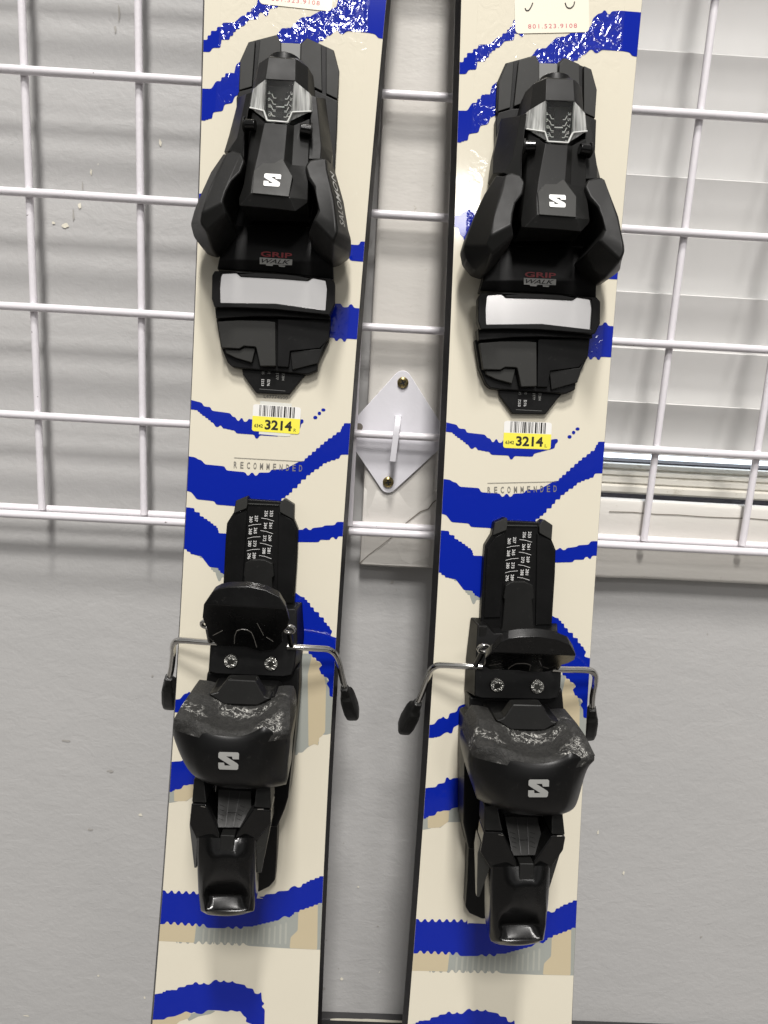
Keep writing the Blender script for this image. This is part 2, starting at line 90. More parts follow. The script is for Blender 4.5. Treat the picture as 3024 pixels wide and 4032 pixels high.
SH = {
 'plate_base': {'v':[(-9.15,255.84,4),(-25.84,250.87,2.6),(-30.16,239.92,2.6),(-30.01,222.8,2.6),(-21.28,212.55,2.6),(12.97,215.57,2.6),(28.82,223.63,2.6),(28.5,239.3,2.6),(24.47,250.88,2.6),(8.22,256.38,2.6),(4.83,252.97,2.6),(-7.01,252.23,2.6)],'f':None,'base':0},
 'plate_pa': {'v':[(-25.33,249.36,5.6),(-21.39,250.66,5.6),(-21.91,224.53,5.6),(-29.28,221.8,5.6),(-29.53,238.49,5.6)],'f':None,'base':2},
 'plate_pb': {'v':[(-18.72,251.44,5.9),(-8.89,254.77,5.9),(-6.52,250.92,5.9),(-5.18,230.2,5.9),(-11.82,228.74,5.9),(-20.03,225.21,5.9)],'f':None,'base':2},
 'plate_pc': {'v':[(8.55,254.53,5.9),(17.15,251.67,5.9),(19.3,225.47,5.9),(12.46,228.11,5.9),(6.03,230.34,5.9),(5.28,250.93,5.9)],'f':None,'base':2},
 'plate_pd': {'v':[(19.88,251.04,5.6),(24.48,249.4,5.6),(28.56,238.12,5.6),(28.55,222,5.6),(21.69,224.52,5.6)],'f':None,'base':2},
 'plate_clip': {'v':[(-6.74,251.9,3.4),(4.84,252.27,3.4),(5.23,240.12,3.4),(-5.97,239.11,3.4)],'f':None,'base':0},
 'toe_lower': {'v':[(-29.2,220.65,7),(-30.34,216.75,7),(-29.63,206.44,7),(-29.01,182.14,7),(-32.49,133.23,7),(28.99,134.68,7),(29.79,180.15,7),(29.47,204.66,7),(28.99,220.49,7),(12.55,226.43,7),(-21.29,223.42,7)],'f':None,'base':0},
 'apron': {'v':[(-31.4,142.53,12),(-31.68,134.23,14),(-34.04,121.87,15),(-35.21,116.62,13),(33.72,116.13,14),(32.65,125.62,16),(29.89,131.15,15.5),(28.07,146.03,12),(-2.5,144.92,12),(-1.45,133.5,15.5),(-0.87,123.73,15.5),(-0.77,117.56,13)],'f':[(0,1,9,8),(1,2,10,9),(2,3,11,10),(8,9,6,7),(9,10,5,6),(10,11,4,5)],'base':4},
 'frame': {'v':[(-35.39,114.3,19),(-22.7,115.11,19),(-0.02,115.82,19),(32.1,115.73,19),(34.78,113.14,19),(35.4,100.51,19),(32.78,94.5,19),(1.2,95.27,19),(-20.14,94.58,19),(-34.3,93.6,19),(-36.18,98.37,19),(-36.73,111.61,19)],'hole':[(-31.09,113.32,19),(-23.01,114.32,19),(-20.42,112.43,19),(0.15,113.03,19),(18.83,113.13,19),(21.42,115.02,19),(28.98,114.22,19),(30.16,109.25,19),(30.11,96.91,19),(1,98.64,19),(-31.26,96.51,19),(-31.93,105.01,19),(-31.69,111.32,19)],'base':11},
 'afd': {'v':[(-31.74,114.08,17.6),(-23.27,115.11,17.6),(-20.68,113.21,17.6),(-0.05,113.82,17.6),(18.68,113.91,17.6),(21.28,115.88,17.6),(29.23,114.97,17.6),(30.45,109.57,17.6),(30.43,96.69,17.6),(0.87,98.4,17.6),(-31.86,96.31,17.6),(-32.62,105.25,17.6),(-32.32,111.58,17.6)],'f':None,'base':12},
 'bar': {'v':[(-35.19,94.91,13.5),(-21.06,95.66,13.5),(0.54,96.51,13.5),(32.72,95.75,13.5),(33.42,92.94,13.5),(2.25,92.14,13.5),(-13.58,90.9,13.5),(-34.18,88.08,13.5)],'f':None,'base':4},
 'adj_main': {'v':[(-35.56,89.46,6.5),(-14.6,91.68,6.5),(33.22,94.55,6.5),(32.82,81.53,6.5),(27.08,67.16,6.5),(26.98,62.88,6.5),(21.22,60.09,6.5),(-18.75,60.74,6.5),(-24.67,61.39,6.5),(-27.37,63.75,6.5),(-31.9,72.89,6.5)],'f':None,'base':0},
 'adj_tip': {'v':[(-19.28,62.48,3.6),(21.29,61.86,3.6),(17.33,57.12,3.6),(10.74,47.71,3.6),(-9.5,46.95,3.6),(-18.11,57.4,3.6)],'f':None,'base':0},
 'adj_ga': {'v':[(-33.55,86.82,11.5),(-20.98,88.52,11.5),(-5.43,89.38,11.5),(0.55,89.13,11.5),(2.3,63.26,11.5),(-7,62.55,11.5),(-9.95,73.18,11.5),(-10.85,73.69,11.5),(-17.25,73.63,11.5),(-20.05,71.83,11.5),(-30.42,71.61,11.5)],'f':None,'base':4},
 'adj_gb': {'v':[(-28.71,71.14,9.5),(-19.98,71.45,9.5),(-17.15,73.19,9.5),(-10.65,73.18,9.5),(-12.27,64.41,9.5),(-22.26,66.56,9.5),(-27.86,68.81,9.5)],'f':None,'base':4},
 'adj_gc': {'v':[(10.09,72.79,8.5),(28.09,75.92,8.5),(30.75,80.35,8.5),(27.4,67.1,8.5),(12,61.98,8.5)],'f':None,'base':4},
 'adj_blk': {'v':[(1.57,91.26,10),(33.08,93.53,9),(32.84,82.04,8),(27.71,76.11,8.5),(10.21,72.9,10),(9.75,63.37,9),(2.98,63.16,9.5)],'f':None,'base':4},
 'wing_l': {'v':[(-25.43,175.9,38),(-19.91,174.12,39),(-17.87,169.66,40),(-19.25,162.78,43),(-23.36,156.86,46),(-25.28,149.73,50),(-26.22,143.26,53.4),(-24.35,137.76,51),(-35.18,128.29,48.6),(-38.35,132.42,49),(-37.22,136.94,52),(-34.75,149.27,49),(-31.43,162.87,43),(-28.71,173.84,37),(-31.66,177.59,28),(-38.14,165.82,30),(-42.89,153.75,30),(-46.28,144.1,30),(-48.13,137.19,29),(-46.23,130.22,27),(-41.12,124.69,27),(-34.81,122.98,31),(-29.1,129.39,33),(-23.87,136.56,38)],'f':[(0,1,2,3,4,5,6,10,11,12,13),(6,7,8,9,10),(13,14,15,12),(12,15,16,11),(11,16,17,10),(10,17,18,9),(9,18,19,8),(8,19,20),(8,20,21),(8,21,22,7),(7,22,23)],'base':13},
 'wing_r': {'v':[(23.38,176.22,38),(16.79,173.97,39),(14.9,169.61,40),(17.15,163.04,43),(21.03,157.23,46),(23.3,149.66,49),(24.44,144.38,50),(21.97,138.83,49),(33.53,127.75,52),(35.63,132.6,52),(35.18,135.95,52),(31.83,152.07,49),(27.41,167.32,43),(26.61,176.02,37),(28.8,177.97,26),(31.72,171.07,27),(37.02,156.08,29),(40.66,140.97,29),(42.78,135.73,27),(42.18,129.09,27),(36.08,124.26,28),(32.57,123.12,31),(24.53,127.63,34),(18.65,134.27,38)],'f':[(0,13,12,11,10,6,5,4,3,2,1),(6,10,9,8,7),(12,15,14,13),(11,16,15,12),(10,17,16,11),(9,18,17,10),(8,19,18,9),(20,19,8),(21,20,8),(7,22,21,8),(23,22,7)],'base':13},
 'arm_r': {'v':[(15.06,212.07,30),(18.12,211.36,30),(22.8,184.08,34),(22.88,176.13,35),(15.78,175.52,35),(15.72,196.04,33),(21.93,218.69,13),(28.32,187.52,15),(28.6,177.96,26)],'f':[(0,5,4,3,2,1),(1,2,7,6),(2,3,8,7)],'base':6},
 'arm_l': {'v':[(-17.12,210.72,31),(-20.55,209.11,31),(-24.13,184.76,32),(-28.79,177.11,32),(-19.13,172.8,36),(-19.49,185.19,36),(-18.54,199.14,34),(-27.92,215.4,12),(-32.01,193,14),(-32.88,180.25,22)],'f':[(0,1,2,3,4,5,6),(1,7,8,2),(2,8,9,3)],'base':6},
 'panel': {'v':[(-5.1,171.7,41.6),(2.9,171.9,42),(9.2,161.8,46.2),(8.4,149.5,50.8),(-11.3,150,50),(-11.9,163,45.8)],'f':[(0,1,2,5),(5,2,3,4)],'base':38},
 'track': {'v':[(-10.78,-15.92,6.8),(-17.73,-19.37,6.8),(-18.59,-26.65,6.8),(-22.42,-33.72,6.8),(-22.7,-43.99,6.8),(-22.53,-74.09,6.8),(-21.54,-113.22,6.8),(24.56,-110.38,6.8),(21.87,-80.77,6.8),(21.82,-49.6,6.8),(21.32,-34.6,6.8),(18.39,-28.38,6.8),(18.1,-19.44,6.8),(11.97,-16.03,6.8),(9.98,-18.04,6.8),(-9.82,-17.97,6.8)],'f':None,'base':0},
 'horn_l': {'v':[(-10.32,-15.93,10),(-17.38,-19.26,8),(-18.03,-27.18,8),(-10.56,-23.46,10),(-10.05,-20.72,10)],'f':None,'base':2},
 'horn_r': {'v':[(12.27,-15.97,10),(18.1,-19.35,8),(18.07,-28.46,8),(9.93,-24.41,10),(9.34,-20.22,10),(10.52,-17.44,10)],'f':None,'base':2},
 'track_top': {'v':[(-10.28,-18.23,3.5),(9.84,-18.37,3.5),(8.99,-20.57,8),(-10.15,-21.13,8)],'f':None,'base':1},
 'track_rib_l': {'v':[(-16.47,-28.1,8),(-10.95,-24.75,8),(-10.21,-25.97,8),(-10.54,-77.4,8),(-20.66,-78.06,8),(-21.16,-45.44,8),(-21.12,-35.21,8)],'f':None,'base':5},
 'track_rib_r': {'v':[(8.81,-24.66,8),(17.08,-28.78,8),(20.42,-34.95,8),(20.89,-49.49,8),(20.94,-80.58,8),(11.34,-81.2,8)],'f':None,'base':5},
 'tongue': {'v':[(-9.29,-56.82,11),(-5.39,-54.38,11),(2.18,-54.07,11),(7.55,-56.14,11),(8.88,-63.96,11),(7.6,-65.19,11),(10.09,-86.2,11),(-11.48,-87.01,11),(-9.62,-82.68,11),(-9.26,-65.86,11),(-10,-64.87,11)],'f':None,'base':7},
 'brake_base': {'v':[(-24.86,-81.77,12),(-19.1,-81.77,12),(-15.12,-85.82,14),(17.69,-83.45,14),(23.63,-83.17,12),(25.84,-101.04,19),(25.42,-116.98,21),(23.98,-122.13,21.5),(19,-123.42,21.5),(-21.69,-124.06,21.5),(-26.1,-122.88,21),(-26.16,-102.92,19)],'f':None,'base':2,'flare':1.12},
 'brake_tab_l': {'v':[(-24.28,-82.04,14),(-19.81,-82.09,14),(-19.79,-89.01,14),(-24.07,-88.42,14)],'f':None,'base':10},
 'carriage': {'v':[(-10.6,-124.07,15),(-28.08,-125.51,15),(-27.85,-136.11,19),(-31.21,-136.65,24),(-30.69,-161.94,26),(-28.76,-201.22,22),(-24.13,-218.6,20),(20.85,-219.46,20),(24.95,-206.69,22),(26.73,-198.13,24),(28.32,-162.39,26),(28.67,-145.19,26),(28.93,-130.07,20),(27.98,-117.97,16),(20.79,-122.18,15)],'f':None,'base':3,'flare':1.02},
 'carriage_b': {'v':[(-23.23,-218.31,14),(-22.49,-241.57,12),(-22.2,-261.58,10),(-19.36,-266.21,9),(-11.1,-270.29,8),(11.12,-269.38,8),(17.57,-264.93,9),(20.9,-260,10),(21.09,-240.49,12),(20.59,-221.3,14)],'f':None,'base':1},
 'ctongue': {'v':[(-9.98,-116.89,51.5),(6.2,-116.12,53.6),(8.04,-119.2,53.5),(11.78,-124.85,54),(15.83,-125.42,55),(8.2,-130.54,54),(-10.64,-130.74,54.6),(-19.73,-125.23,55),(-14.62,-124.16,53),(-11.69,-119.71,52)],'f':None,'base':44},
 'cup': {'grid':[[(-29.5,-125.2,54),(-24,-125.5,55),(-17,-127,55),(-11,-131,55),(-1,-131.5,54.5),(9.5,-131,54.5),(15,-127,55),(21,-125.5,55.5),(26,-125.7,55)],[(-32,-129,64),(-26,-129,66),(-17,-133,66),(-10,-136.5,67),(-1,-137.5,67),(8,-136.5,67),(14,-133,67),(21,-129,67),(27.5,-128.5,66)],[(-33.46,-133,75.5),(-24.13,-130.72,79),(-16.01,-132.37,80),(-10.04,-134.92,80.5),(-1.02,-136.1,81),(7.78,-134.51,81),(14.73,-130.48,82),(21.37,-132.26,82),(28.49,-133.44,80)],[(-33.79,-136,75.9),(-24.37,-133.72,79.4),(-16.17,-135.37,82.4),(-10.14,-137.92,82.9),(-1.03,-139.1,83.4),(7.86,-137.51,83.4),(14.88,-133.48,84.4),(21.58,-135.26,82.4),(28.77,-136.44,80.4)],[(-36,-145,67),(-29.5,-146,76.5),(-19,-146,84),(-10,-146,85.2),(-1,-146,85.4),(8,-146,85.2),(16,-146,83.5),(23.5,-146,77),(29,-145,68)],[(-32.5,-157,62),(-27.5,-157,75),(-18,-157,82),(-10,-157,84),(-1,-157,84.4),(8,-157,84.2),(15,-157,82),(21.5,-157,76),(27.5,-159,65)],[(-29,-167,56),(-25.5,-168,65),(-17,-168.5,73),(-10,-169,76.5),(-1,-169,77.5),(8,-169,77),(15,-170,74),(22.5,-171.5,67),(28,-172,58)],[(-27,-171.5,52),(-23.5,-172.5,56),(-15,-173,60),(-9,-173.5,64),(-1,-174,65),(7,-174,64),(14,-174.5,62),(21.5,-176,57),(26.8,-176.5,52)]],'base':30,'crow':{0:1,2:0.6,3:0.4,7:0.8},'ccol':{0:[1,1,0.9,0.8,0.7,0.7,0.7],8:[1,1,0.9,0.8,0.7,0.7,0.7],1:[0.6,0.6,0.6,0.2,0,0,0],7:[0.6,0.6,0.6,0.2,0,0,0],2:[0.5,0.5,0.5,0.6,0.6,0.5,0.3],6:[0.5,0.5,0.5,0.6,0.6,0.5,0.3]}},
 'lever': {'grid':[[(-19.42,-203.22,66),(-13.08,-200.72,70),(-7.83,-200.45,70),(-2.12,-199.83,70.6),(2.68,-199.91,70),(8.69,-199.6,70),(12.79,-201.56,66)],[(-19.16,-212.95,66),(-12.78,-209.79,71),(-8.42,-207.86,74),(-2.32,-207.27,74.5),(3.62,-206.68,75),(9.34,-208.67,71),(13.2,-211.31,66)],[(-18.63,-222.97,65),(-13.05,-219.14,71),(-8.44,-216.55,75),(-1.89,-216.81,74),(4.65,-215.9,75),(9.87,-218,71),(13.41,-221.38,65)],[(-18.3,-229.2,64),(-14.53,-225.69,69.5),(-12.02,-224.65,71),(-2.51,-226.31,67.5),(8.3,-223.65,71),(11.15,-224.42,69.5),(13.63,-227.63,64)],[(-17.9,-237.72,62),(-14.33,-233.49,68.5),(-11.67,-236.8,63),(-2.97,-237.31,61.5),(6.48,-235.92,63),(11.68,-232.23,68.5),(13.85,-236.18,62)],[(-17.66,-239.51,62),(-14.1,-235.56,68),(-11.19,-238.88,62.5),(-2.8,-238.79,62),(6.13,-238.04,62.5),(11.73,-234.31,68),(13.96,-237.98,62)],[(-16.87,-247.95,60),(-13.14,-243.25,67),(-10.03,-243.42,66.5),(-1.72,-242.7,67),(6.77,-242.62,66.5),(11.26,-242.08,67),(13.94,-246.48,60)],[(-16.24,-249.73,60),(-12.44,-244.67,67.5),(-9.32,-244.19,68),(-1.42,-243.49,68.5),(6.66,-243.43,68),(10.8,-243.56,67.5),(13.73,-248.31,60)],[(-13.61,-250.93,60),(-11.76,-249.86,63),(-7.8,-249.25,64.5),(-1.66,-248.71,65.5),(3.78,-248.38,65),(7.79,-248.44,63.5),(11.19,-248.92,60)]],'base':46,'crow':{0:1,1:0.5,5:0.5,6:0.7,7:0.5,8:0.9},'ccol':{0:[0.9,0.9,0.9,0.9,0.9,0.9,0.9,0.9,0.9],6:[0.9,0.9,0.9,0.9,0.9,0.9,0.9,0.9,0.9],1:[0.4,0.4,0.4,0.4,0.4,0.4,0.4,0.4,0.4],5:[0.4,0.4,0.4,0.4,0.4,0.4,0.4,0.4,0.4],2:[0.3,0.9,0.9,0.8,0.7,0.7,0.7,0],4:[0.3,0.9,0.9,0.8,0.7,0.7,0.7,0]}},
 'lever_arm_l': {'v':[(-24.23,-185.28,63),(-15.13,-182.3,69),(-9.57,-192.39,69),(-6.24,-199.18,70),(-7.37,-202.01,70),(-19.3,-205.61,66),(-25.09,-198.18,61)],'f':None,'base':48},
 'lever_arm_r': {'v':[(11.23,-182.25,71),(20.39,-185.38,66),(20.42,-194.35,63),(12.93,-203.95,66),(2.01,-201.52,70),(1.85,-198.53,70)],'f':None,'base':48},
 'upper_arm_l': {'v':[(-24.16,-172.2,60),(-18.16,-169.25,64),(-15.03,-182.16,68),(-24.06,-184.88,62.5)],'f':None,'base':46},
 'upper_arm_r': {'v':[(11.56,-166.7,66),(18.16,-168.17,62),(20.25,-184.94,65),(11.31,-182.12,70)],'f':None,'base':46},
 'fin_l': {'v':[(-25.05,-192.66,60),(-25.83,-201.12,57),(-23.35,-230.84,49),(-21.75,-230.17,50),(-19.78,-205.67,63)],'f':None,'base':45},
 'fin_r': {'v':[(20.31,-195.52,60),(15.73,-230.21,52),(12.59,-228.76,54),(12.62,-205.87,64),(14.41,-200.96,64)],'f':None,'base':45},
 'din_heel': {'v':[(-11.21,-180.56,54),(7.33,-180.53,54),(8.95,-189.15,61),(4.23,-195.49,67),(-8.61,-196.16,67)],'f':None,'base':40},
 'bridge': {'v':[(-5.75,-197.53,72),(1.95,-197.17,72.5),(2.05,-206.78,74),(-5.77,-207.46,73.5)],'f':None,'base':60},
}
S = {
 'codeA': [(-11.49,40.3),(17.71,40.35),(18.31,23.86),(-11.12,23.84)],
 'codeB': [(-13.67,42.62),(15.44,42.93),(15.96,26.5),(-13.68,26.21)],
 'storeA': [(-21.32,273.98),(21.64,273.49),(-14.27,276.35),(14.22,276.25)],
 'storeB': [(-20.62,269.04),(23.35,272.97),(-13.17,272.32),(15.75,274.81)],
 'recA': [(-21.12,0.26),(20.84,0.92),(-21.17,4.18),(-21.28,6.22),(20.63,6.9)],
 'recB': [(-21.46,-2.16),(21.03,0.7)],
 'L47': [(-5.13,44.56),(9.53,44.67),(-5.24,46.52)],
 'num_toe': {'253':(-5.87,53.12,3.9),'276':(-2.39,53.38,3.9),'277':(2.73,57.47,3.9),'284':(6.32,57.22,3.9),'35':(-5.94,59.4,3.9),'02':(-2.4,59.89,3.9),'boxL':(-7.73,49.28,3.9),'boxR':(8.1,48.61,3.9)},
 'walk': [(-10.27,124.87,16.3),(8.79,125.16,16.3),(8.78,121.86,16.3),(-10.05,121.04,16.3),(-9.98,128.54,16.3),(8.76,129.22,16.3)],
 'sal': [(39.45,142.97,31),(32.44,170.89,31),(36.53,141.23,45)],
 'num_heel': {'253':(4.56,-25.85),'256':(1.33,-26.13),'257':(-4.51,-29.6),'260':(-7.7,-30.3),'261':(4.58,-33.15),'264':(1.37,-33.57),'265':(-4.62,-37.05),'268':(-7.68,-37.74),'269':(4.51,-41.03),'272':(1.28,-41.45),'273':(-4.56,-45.08),'280':(-7.65,-45.35),'281':(4.42,-48.8),'288':(1.33,-49.21),'289':(-4.54,-52.56),'296':(-7.61,-53.1)},
 'lines': [[(-1.58,-29.06),(1.95,-29.33),(6.25,-30.41)],[(-1.54,-36.78),(2.01,-37.11),(6.17,-38.23)],[(-1.49,-44.53),(1.92,-44.95),(6.09,-46.05)],[(-1.59,-52.29),(1.97,-52.63),(6.14,-53.82)],[(-9.14,-34.43),(-5.97,-33.4),(-1.36,-32.84)],[(-9.25,-42.17),(-5.79,-41.1),(-1.45,-40.58)],[(-9.21,-49.92),(-6.03,-48.89),(-1.4,-48.33)]],
 'slogo_toe': [(-5.86,161.48,46.5),(3.17,161.67,46.5),(2.89,155.34,46.5),(-5.89,155.11,46.5)],
 'slogo_heel': [(-7.23,-145.06,86),(3.47,-144.76,86),(3.58,-154.51,86),(-6.94,-154.72,86)],
 'pedal': [(-12.18,49.14),(-1.46,50.39),(8.51,48.44),(16.51,43.61),(20.55,35.15),(22.61,25.26),(21.35,18.95),(18.37,13.43),(18.47,5.95),(13.95,-1.57),(5.23,-4.03),(-3.32,-0.63),(-19.88,-1.38),(-25.09,6.26),(-25.05,12.1),(-27.08,22.78),(-25.66,32.95),(-21.17,44.05),(-17.62,47.23)],
}

# ---------------------------------------------------------------- materials
def mat(name, color, rough=0.5, metal=0.0, coat=0.0, spec=0.5, ior=1.45, trans=0.0, alpha=1.0):
    m = bpy.data.materials.new(name)
    m.use_nodes = True
    b = m.node_tree.nodes['Principled BSDF']
    b.inputs['Base Color'].default_value = (*color, 1)
    b.inputs['Roughness'].default_value = rough
    b.inputs['Metallic'].default_value = metal
    b.inputs['IOR'].default_value = ior
    b.inputs['Specular IOR Level'].default_value = spec
    b.inputs['Coat Weight'].default_value = coat
    b.inputs['Coat Roughness'].default_value = 0.06
    b.inputs['Transmission Weight'].default_value = trans
    b.inputs['Alpha'].default_value = alpha
    return m

class NT:
    def __init__(s, m):
        s.nt = m.node_tree
        s.b = s.nt.nodes['Principled BSDF']
    def n(s, t, **k):
        x = s.nt.nodes.new(t)
        for a, v in k.items():
            setattr(x, a, v)
        return x
    def l(s, a, b):
        s.nt.links.new(a, b)
    def coord(s, scale=(1, 1, 1)):
        tc = s.n('ShaderNodeTexCoord')
        mp = s.n('ShaderNodeMapping')
        mp.inputs['Scale'].default_value = scale
        s.l(tc.outputs['Object'], mp.inputs['Vector'])
        return mp.outputs['Vector']
    def noise(s, vec, scale, detail=3, rough=0.5, dist=0.0):
        x = s.n('ShaderNodeTexNoise')
        x.inputs['Scale'].default_value = scale
        x.inputs['Detail'].default_value = detail
        x.inputs['Roughness'].default_value = rough
        x.inputs['Distortion'].default_value = dist
        s.l(vec, x.inputs['Vector'])
        return x.outputs['Fac']
    def ramp(s, fac, stops):
        x = s.n('ShaderNodeValToRGB')
        e = x.color_ramp.elements
        while len(e) < len(stops):
            e.new(0.5)
        for i, (p, c) in enumerate(stops):
            e[i].position = p
            e[i].color = (c, c, c, 1) if not isinstance(c, tuple) else (*c, 1)
        s.l(fac, x.inputs['Fac'])
        return x.outputs['Color']
    def math(s, op, a, b=None, c=None):
        x = s.n('ShaderNodeMath', operation=op)
        for i, v in enumerate((a, b, c)):
            if v is None:
                continue
            if isinstance(v, (int, float)):
                x.inputs[i].default_value = v
            else:
                s.l(v, x.inputs[i])
        return x.outputs[0]
    def mix(s, fac, a, b):
        x = s.n('ShaderNodeMix', data_type='RGBA')
        if isinstance(fac, (int, float)):
            x.inputs[0].default_value = fac
        else:
            s.l(fac, x.inputs[0])
        for i, v in ((6, a), (7, b)):
            if isinstance(v, tuple):
                x.inputs[i].default_value = (*v, 1)
            else:
                s.l(v, x.inputs[i])
        return x.outputs[2]
    def bump(s, h, strength, dist):
        x = s.n('ShaderNodeBump')
        x.inputs['Strength'].default_value = strength
        x.inputs['Distance'].default_value = dist
        s.l(h, x.inputs['Height'])
        s.l(x.outputs['Normal'], s.b.inputs['Normal'])
        return x

def plastic(name, base, rough, grain=0.00004, scale=2500, dust=0.0, coat=0.0, spec=0.24):
    """moulded plastic: faint grain, uneven gloss, a little dust"""
    m = mat(name, base, rough, coat=coat, spec=spec)
    t = NT(m)
    v = t.coord()
    g = t.noise(v, scale, 2)
    t.bump(g, 0.5, grain)
    big = t.noise(v, 45, 4, 0.6)
    t.l(t.ramp(big, [(0.3, max(rough - 0.07, 0.02)), (0.7, rough + 0.09)]), t.b.inputs['Roughness'])
    if dust:
        d = t.noise(v, 380, 5, 0.75)
        f = t.ramp(d, [(0.60, 0.0), (0.72, dust)])
        t.l(t.mix(f, base, (0.30, 0.29, 0.27)), t.b.inputs['Base Color'])
    return m

def sheet(name, base, var=0.03, emb=1.0):
    """glossy top sheet; its middle is embossed with a leather-like grain"""
    m = mat(name, base, 0.08, spec=0.4 if emb < 1 else 0.62)
    t = NT(m)
    tc = t.n('ShaderNodeTexCoord')
    sep = t.n('ShaderNodeSeparateXYZ')
    t.l(tc.outputs['Object'], sep.inputs[0])
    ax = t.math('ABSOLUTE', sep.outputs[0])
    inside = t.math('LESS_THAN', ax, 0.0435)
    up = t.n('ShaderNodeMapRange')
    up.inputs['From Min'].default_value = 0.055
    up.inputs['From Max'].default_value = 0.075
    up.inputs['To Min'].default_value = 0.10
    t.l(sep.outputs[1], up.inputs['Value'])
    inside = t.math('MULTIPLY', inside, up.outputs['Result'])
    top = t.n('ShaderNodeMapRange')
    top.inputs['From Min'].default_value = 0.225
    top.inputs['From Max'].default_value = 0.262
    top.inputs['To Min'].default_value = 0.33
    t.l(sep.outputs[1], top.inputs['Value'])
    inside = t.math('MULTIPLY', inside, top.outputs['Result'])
    v = t.coord((1.0, 0.8, 1.0))
    a = t.noise(v, 140, 2, 0.45, 1.2)
    b = t.noise(v, 700, 2, 0.5)
    h = t.math('ADD', t.math('MULTIPLY', t.ramp(a, [(0.36, 0.0), (0.64, 1.0)]), 1.0), t.math('MULTIPLY', b, 0.06))
    h = t.math('MULTIPLY', h, inside)
    t.bump(h, 1.0, 0.00046 * emb)
    if emb >= 1:
        t.l(t.math('MULTIPLY_ADD', inside, 0.75, 0.35), t.b.inputs['Specular IOR Level'])  # stronger specular added there to whiten the highlights; the sheet is the same
    w = t.noise(t.coord(), 14, 3, 0.6)
    lo = tuple(c * (1 - var) for c in base)
    hi = tuple(min(c * (1 + var), 1) for c in base)
    t.l(t.mix(w, lo, hi), t.b.inputs['Base Color'])
    return m

M = {}
M['cream'] = sheet('top_sheet_cream', (0.70, 0.655, 0.535), emb=0.15)
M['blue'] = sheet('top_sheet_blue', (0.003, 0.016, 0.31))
M['slate'] = sheet('top_sheet_slate', (0.33, 0.345, 0.315), emb=0.15)
M['tan'] = sheet('top_sheet_tan', (0.54, 0.46, 0.31), emb=0.15)
M['stripe'] = sheet('top_sheet_stripe', (0.40, 0.405, 0.36), emb=0.15)
M['side'] = plastic('sidewall', (0.014, 0.013, 0.014), 0.35)
M['grey'] = plastic('satin_grey_plastic', (0.031, 0.031, 0.029), 0.45, dust=0.07)
M['dark'] = plastic('charcoal_plastic', (0.0095, 0.0095, 0.009), 0.45, dust=0.05)
M['black'] = plastic('black_plastic', (0.0035, 0.0035, 0.0035), 0.42, dust=0.03)
M['gloss'] = plastic('glossy_black_plastic', (0.003, 0.003, 0.003), 0.15, grain=0.00001, dust=0.05, spec=0.5)
M['pedal'] = plastic('pedal_plastic', (0.0035, 0.0035, 0.0035), 0.27, grain=0.00002, dust=0.06, spec=0.4)
M['lever'] = plastic('lever_plastic', (0.003, 0.003, 0.003), 0.2, grain=0.00001, dust=0.05, spec=0.4)
M['finm'] = plastic('glossy_grey_plastic', (0.032, 0.033, 0.031), 0.2, grain=0.00001)
M['dinm'] = plastic('dim_window', (0.026, 0.026, 0.025), 0.2, grain=0.00001)
M['lamell'] = mat('sliding_plate', (0.93, 0.91, 0.90), 0.16, metal=0.9, spec=0.3)
M['ink_white'] = mat('white_ink', (0.82, 0.82, 0.80), 0.5)
M['ink_grey'] = mat('grey_ink', (0.42, 0.42, 0.40), 0.45)
M['ink_pale'] = mat('pale_grey_ink', (0.30, 0.30, 0.285), 0.4)
M['ink_faint'] = mat('faint_grey_ink', (0.15, 0.15, 0.145), 0.4)
M['ink_mid'] = mat('mid_grey_ink', (0.20, 0.19, 0.17), 0.35)
M['ink_black'] = mat('black_ink', (0.012, 0.011, 0.011), 0.5)
M['ink_red'] = mat('red_ink', (0.30, 0.02, 0.025), 0.45)
M['ink_crimson'] = mat('crimson_ink', (0.55, 0.06, 0.09), 0.5)
M['paper'] = mat('sticker_paper', (0.80, 0.79, 0.76), 0.35)
M['yellow'] = mat('sticker_yellow', (0.86, 0.78, 0.08), 0.35)
M['creampaper'] = mat('store_sticker_vinyl', (0.84, 0.79, 0.66), 0.18)
M['clearfilm'] = mat('clear_film', (0.70, 0.70, 0.64), 0.2)
M['chrome'] = mat('steel', (0.62, 0.61, 0.58), 0.2, metal=1.0)
t = NT(M['chrome'])
t.l(t.ramp(t.noise(t.coord(), 120, 2, 0.5), [(0.35, 0.13), (0.7, 0.22)]), t.b.inputs['Roughness'])
M['zinc'] = mat('zinc_screw', (0.68, 0.67, 0.62), 0.26, metal=1.0)
M['zincd'] = mat('screw_recess', (0.22, 0.22, 0.20), 0.3, metal=1.0)
t = NT(M['zinc'])
t.bump(t.noise(t.coord(), 520, 2, 0.6), 1.0, 0.0011)
M['brass'] = mat('yellow_zinc_screw', (0.30, 0.24, 0.11), 0.35, metal=1.0)
# clear moulded window, see-through; pale streaks paint refracted light into its flanks
M['clear'] = mat('clear_window', (0.93, 0.94, 0.92), 0.06, trans=1.0, ior=1.45)
M['refract_flank'] = mat('window_flank', (0.60, 0.61, 0.58), 0.08, trans=0.45, ior=1.4)
t = NT(M['refract_flank'])
s_ = t.noise(t.coord((1, 0.05, 1)), 520, 2, 0.5)
t.bump(s_, 0.7, 0.0006)
t.l(t.ramp(s_, [(0.3, (0.25, 0.255, 0.245)), (0.7, (0.95, 0.96, 0.93))]), t.b.inputs['Base Color'])

M['rim'] = mat('window_rim', (0.72, 0.73, 0.70), 0.15)
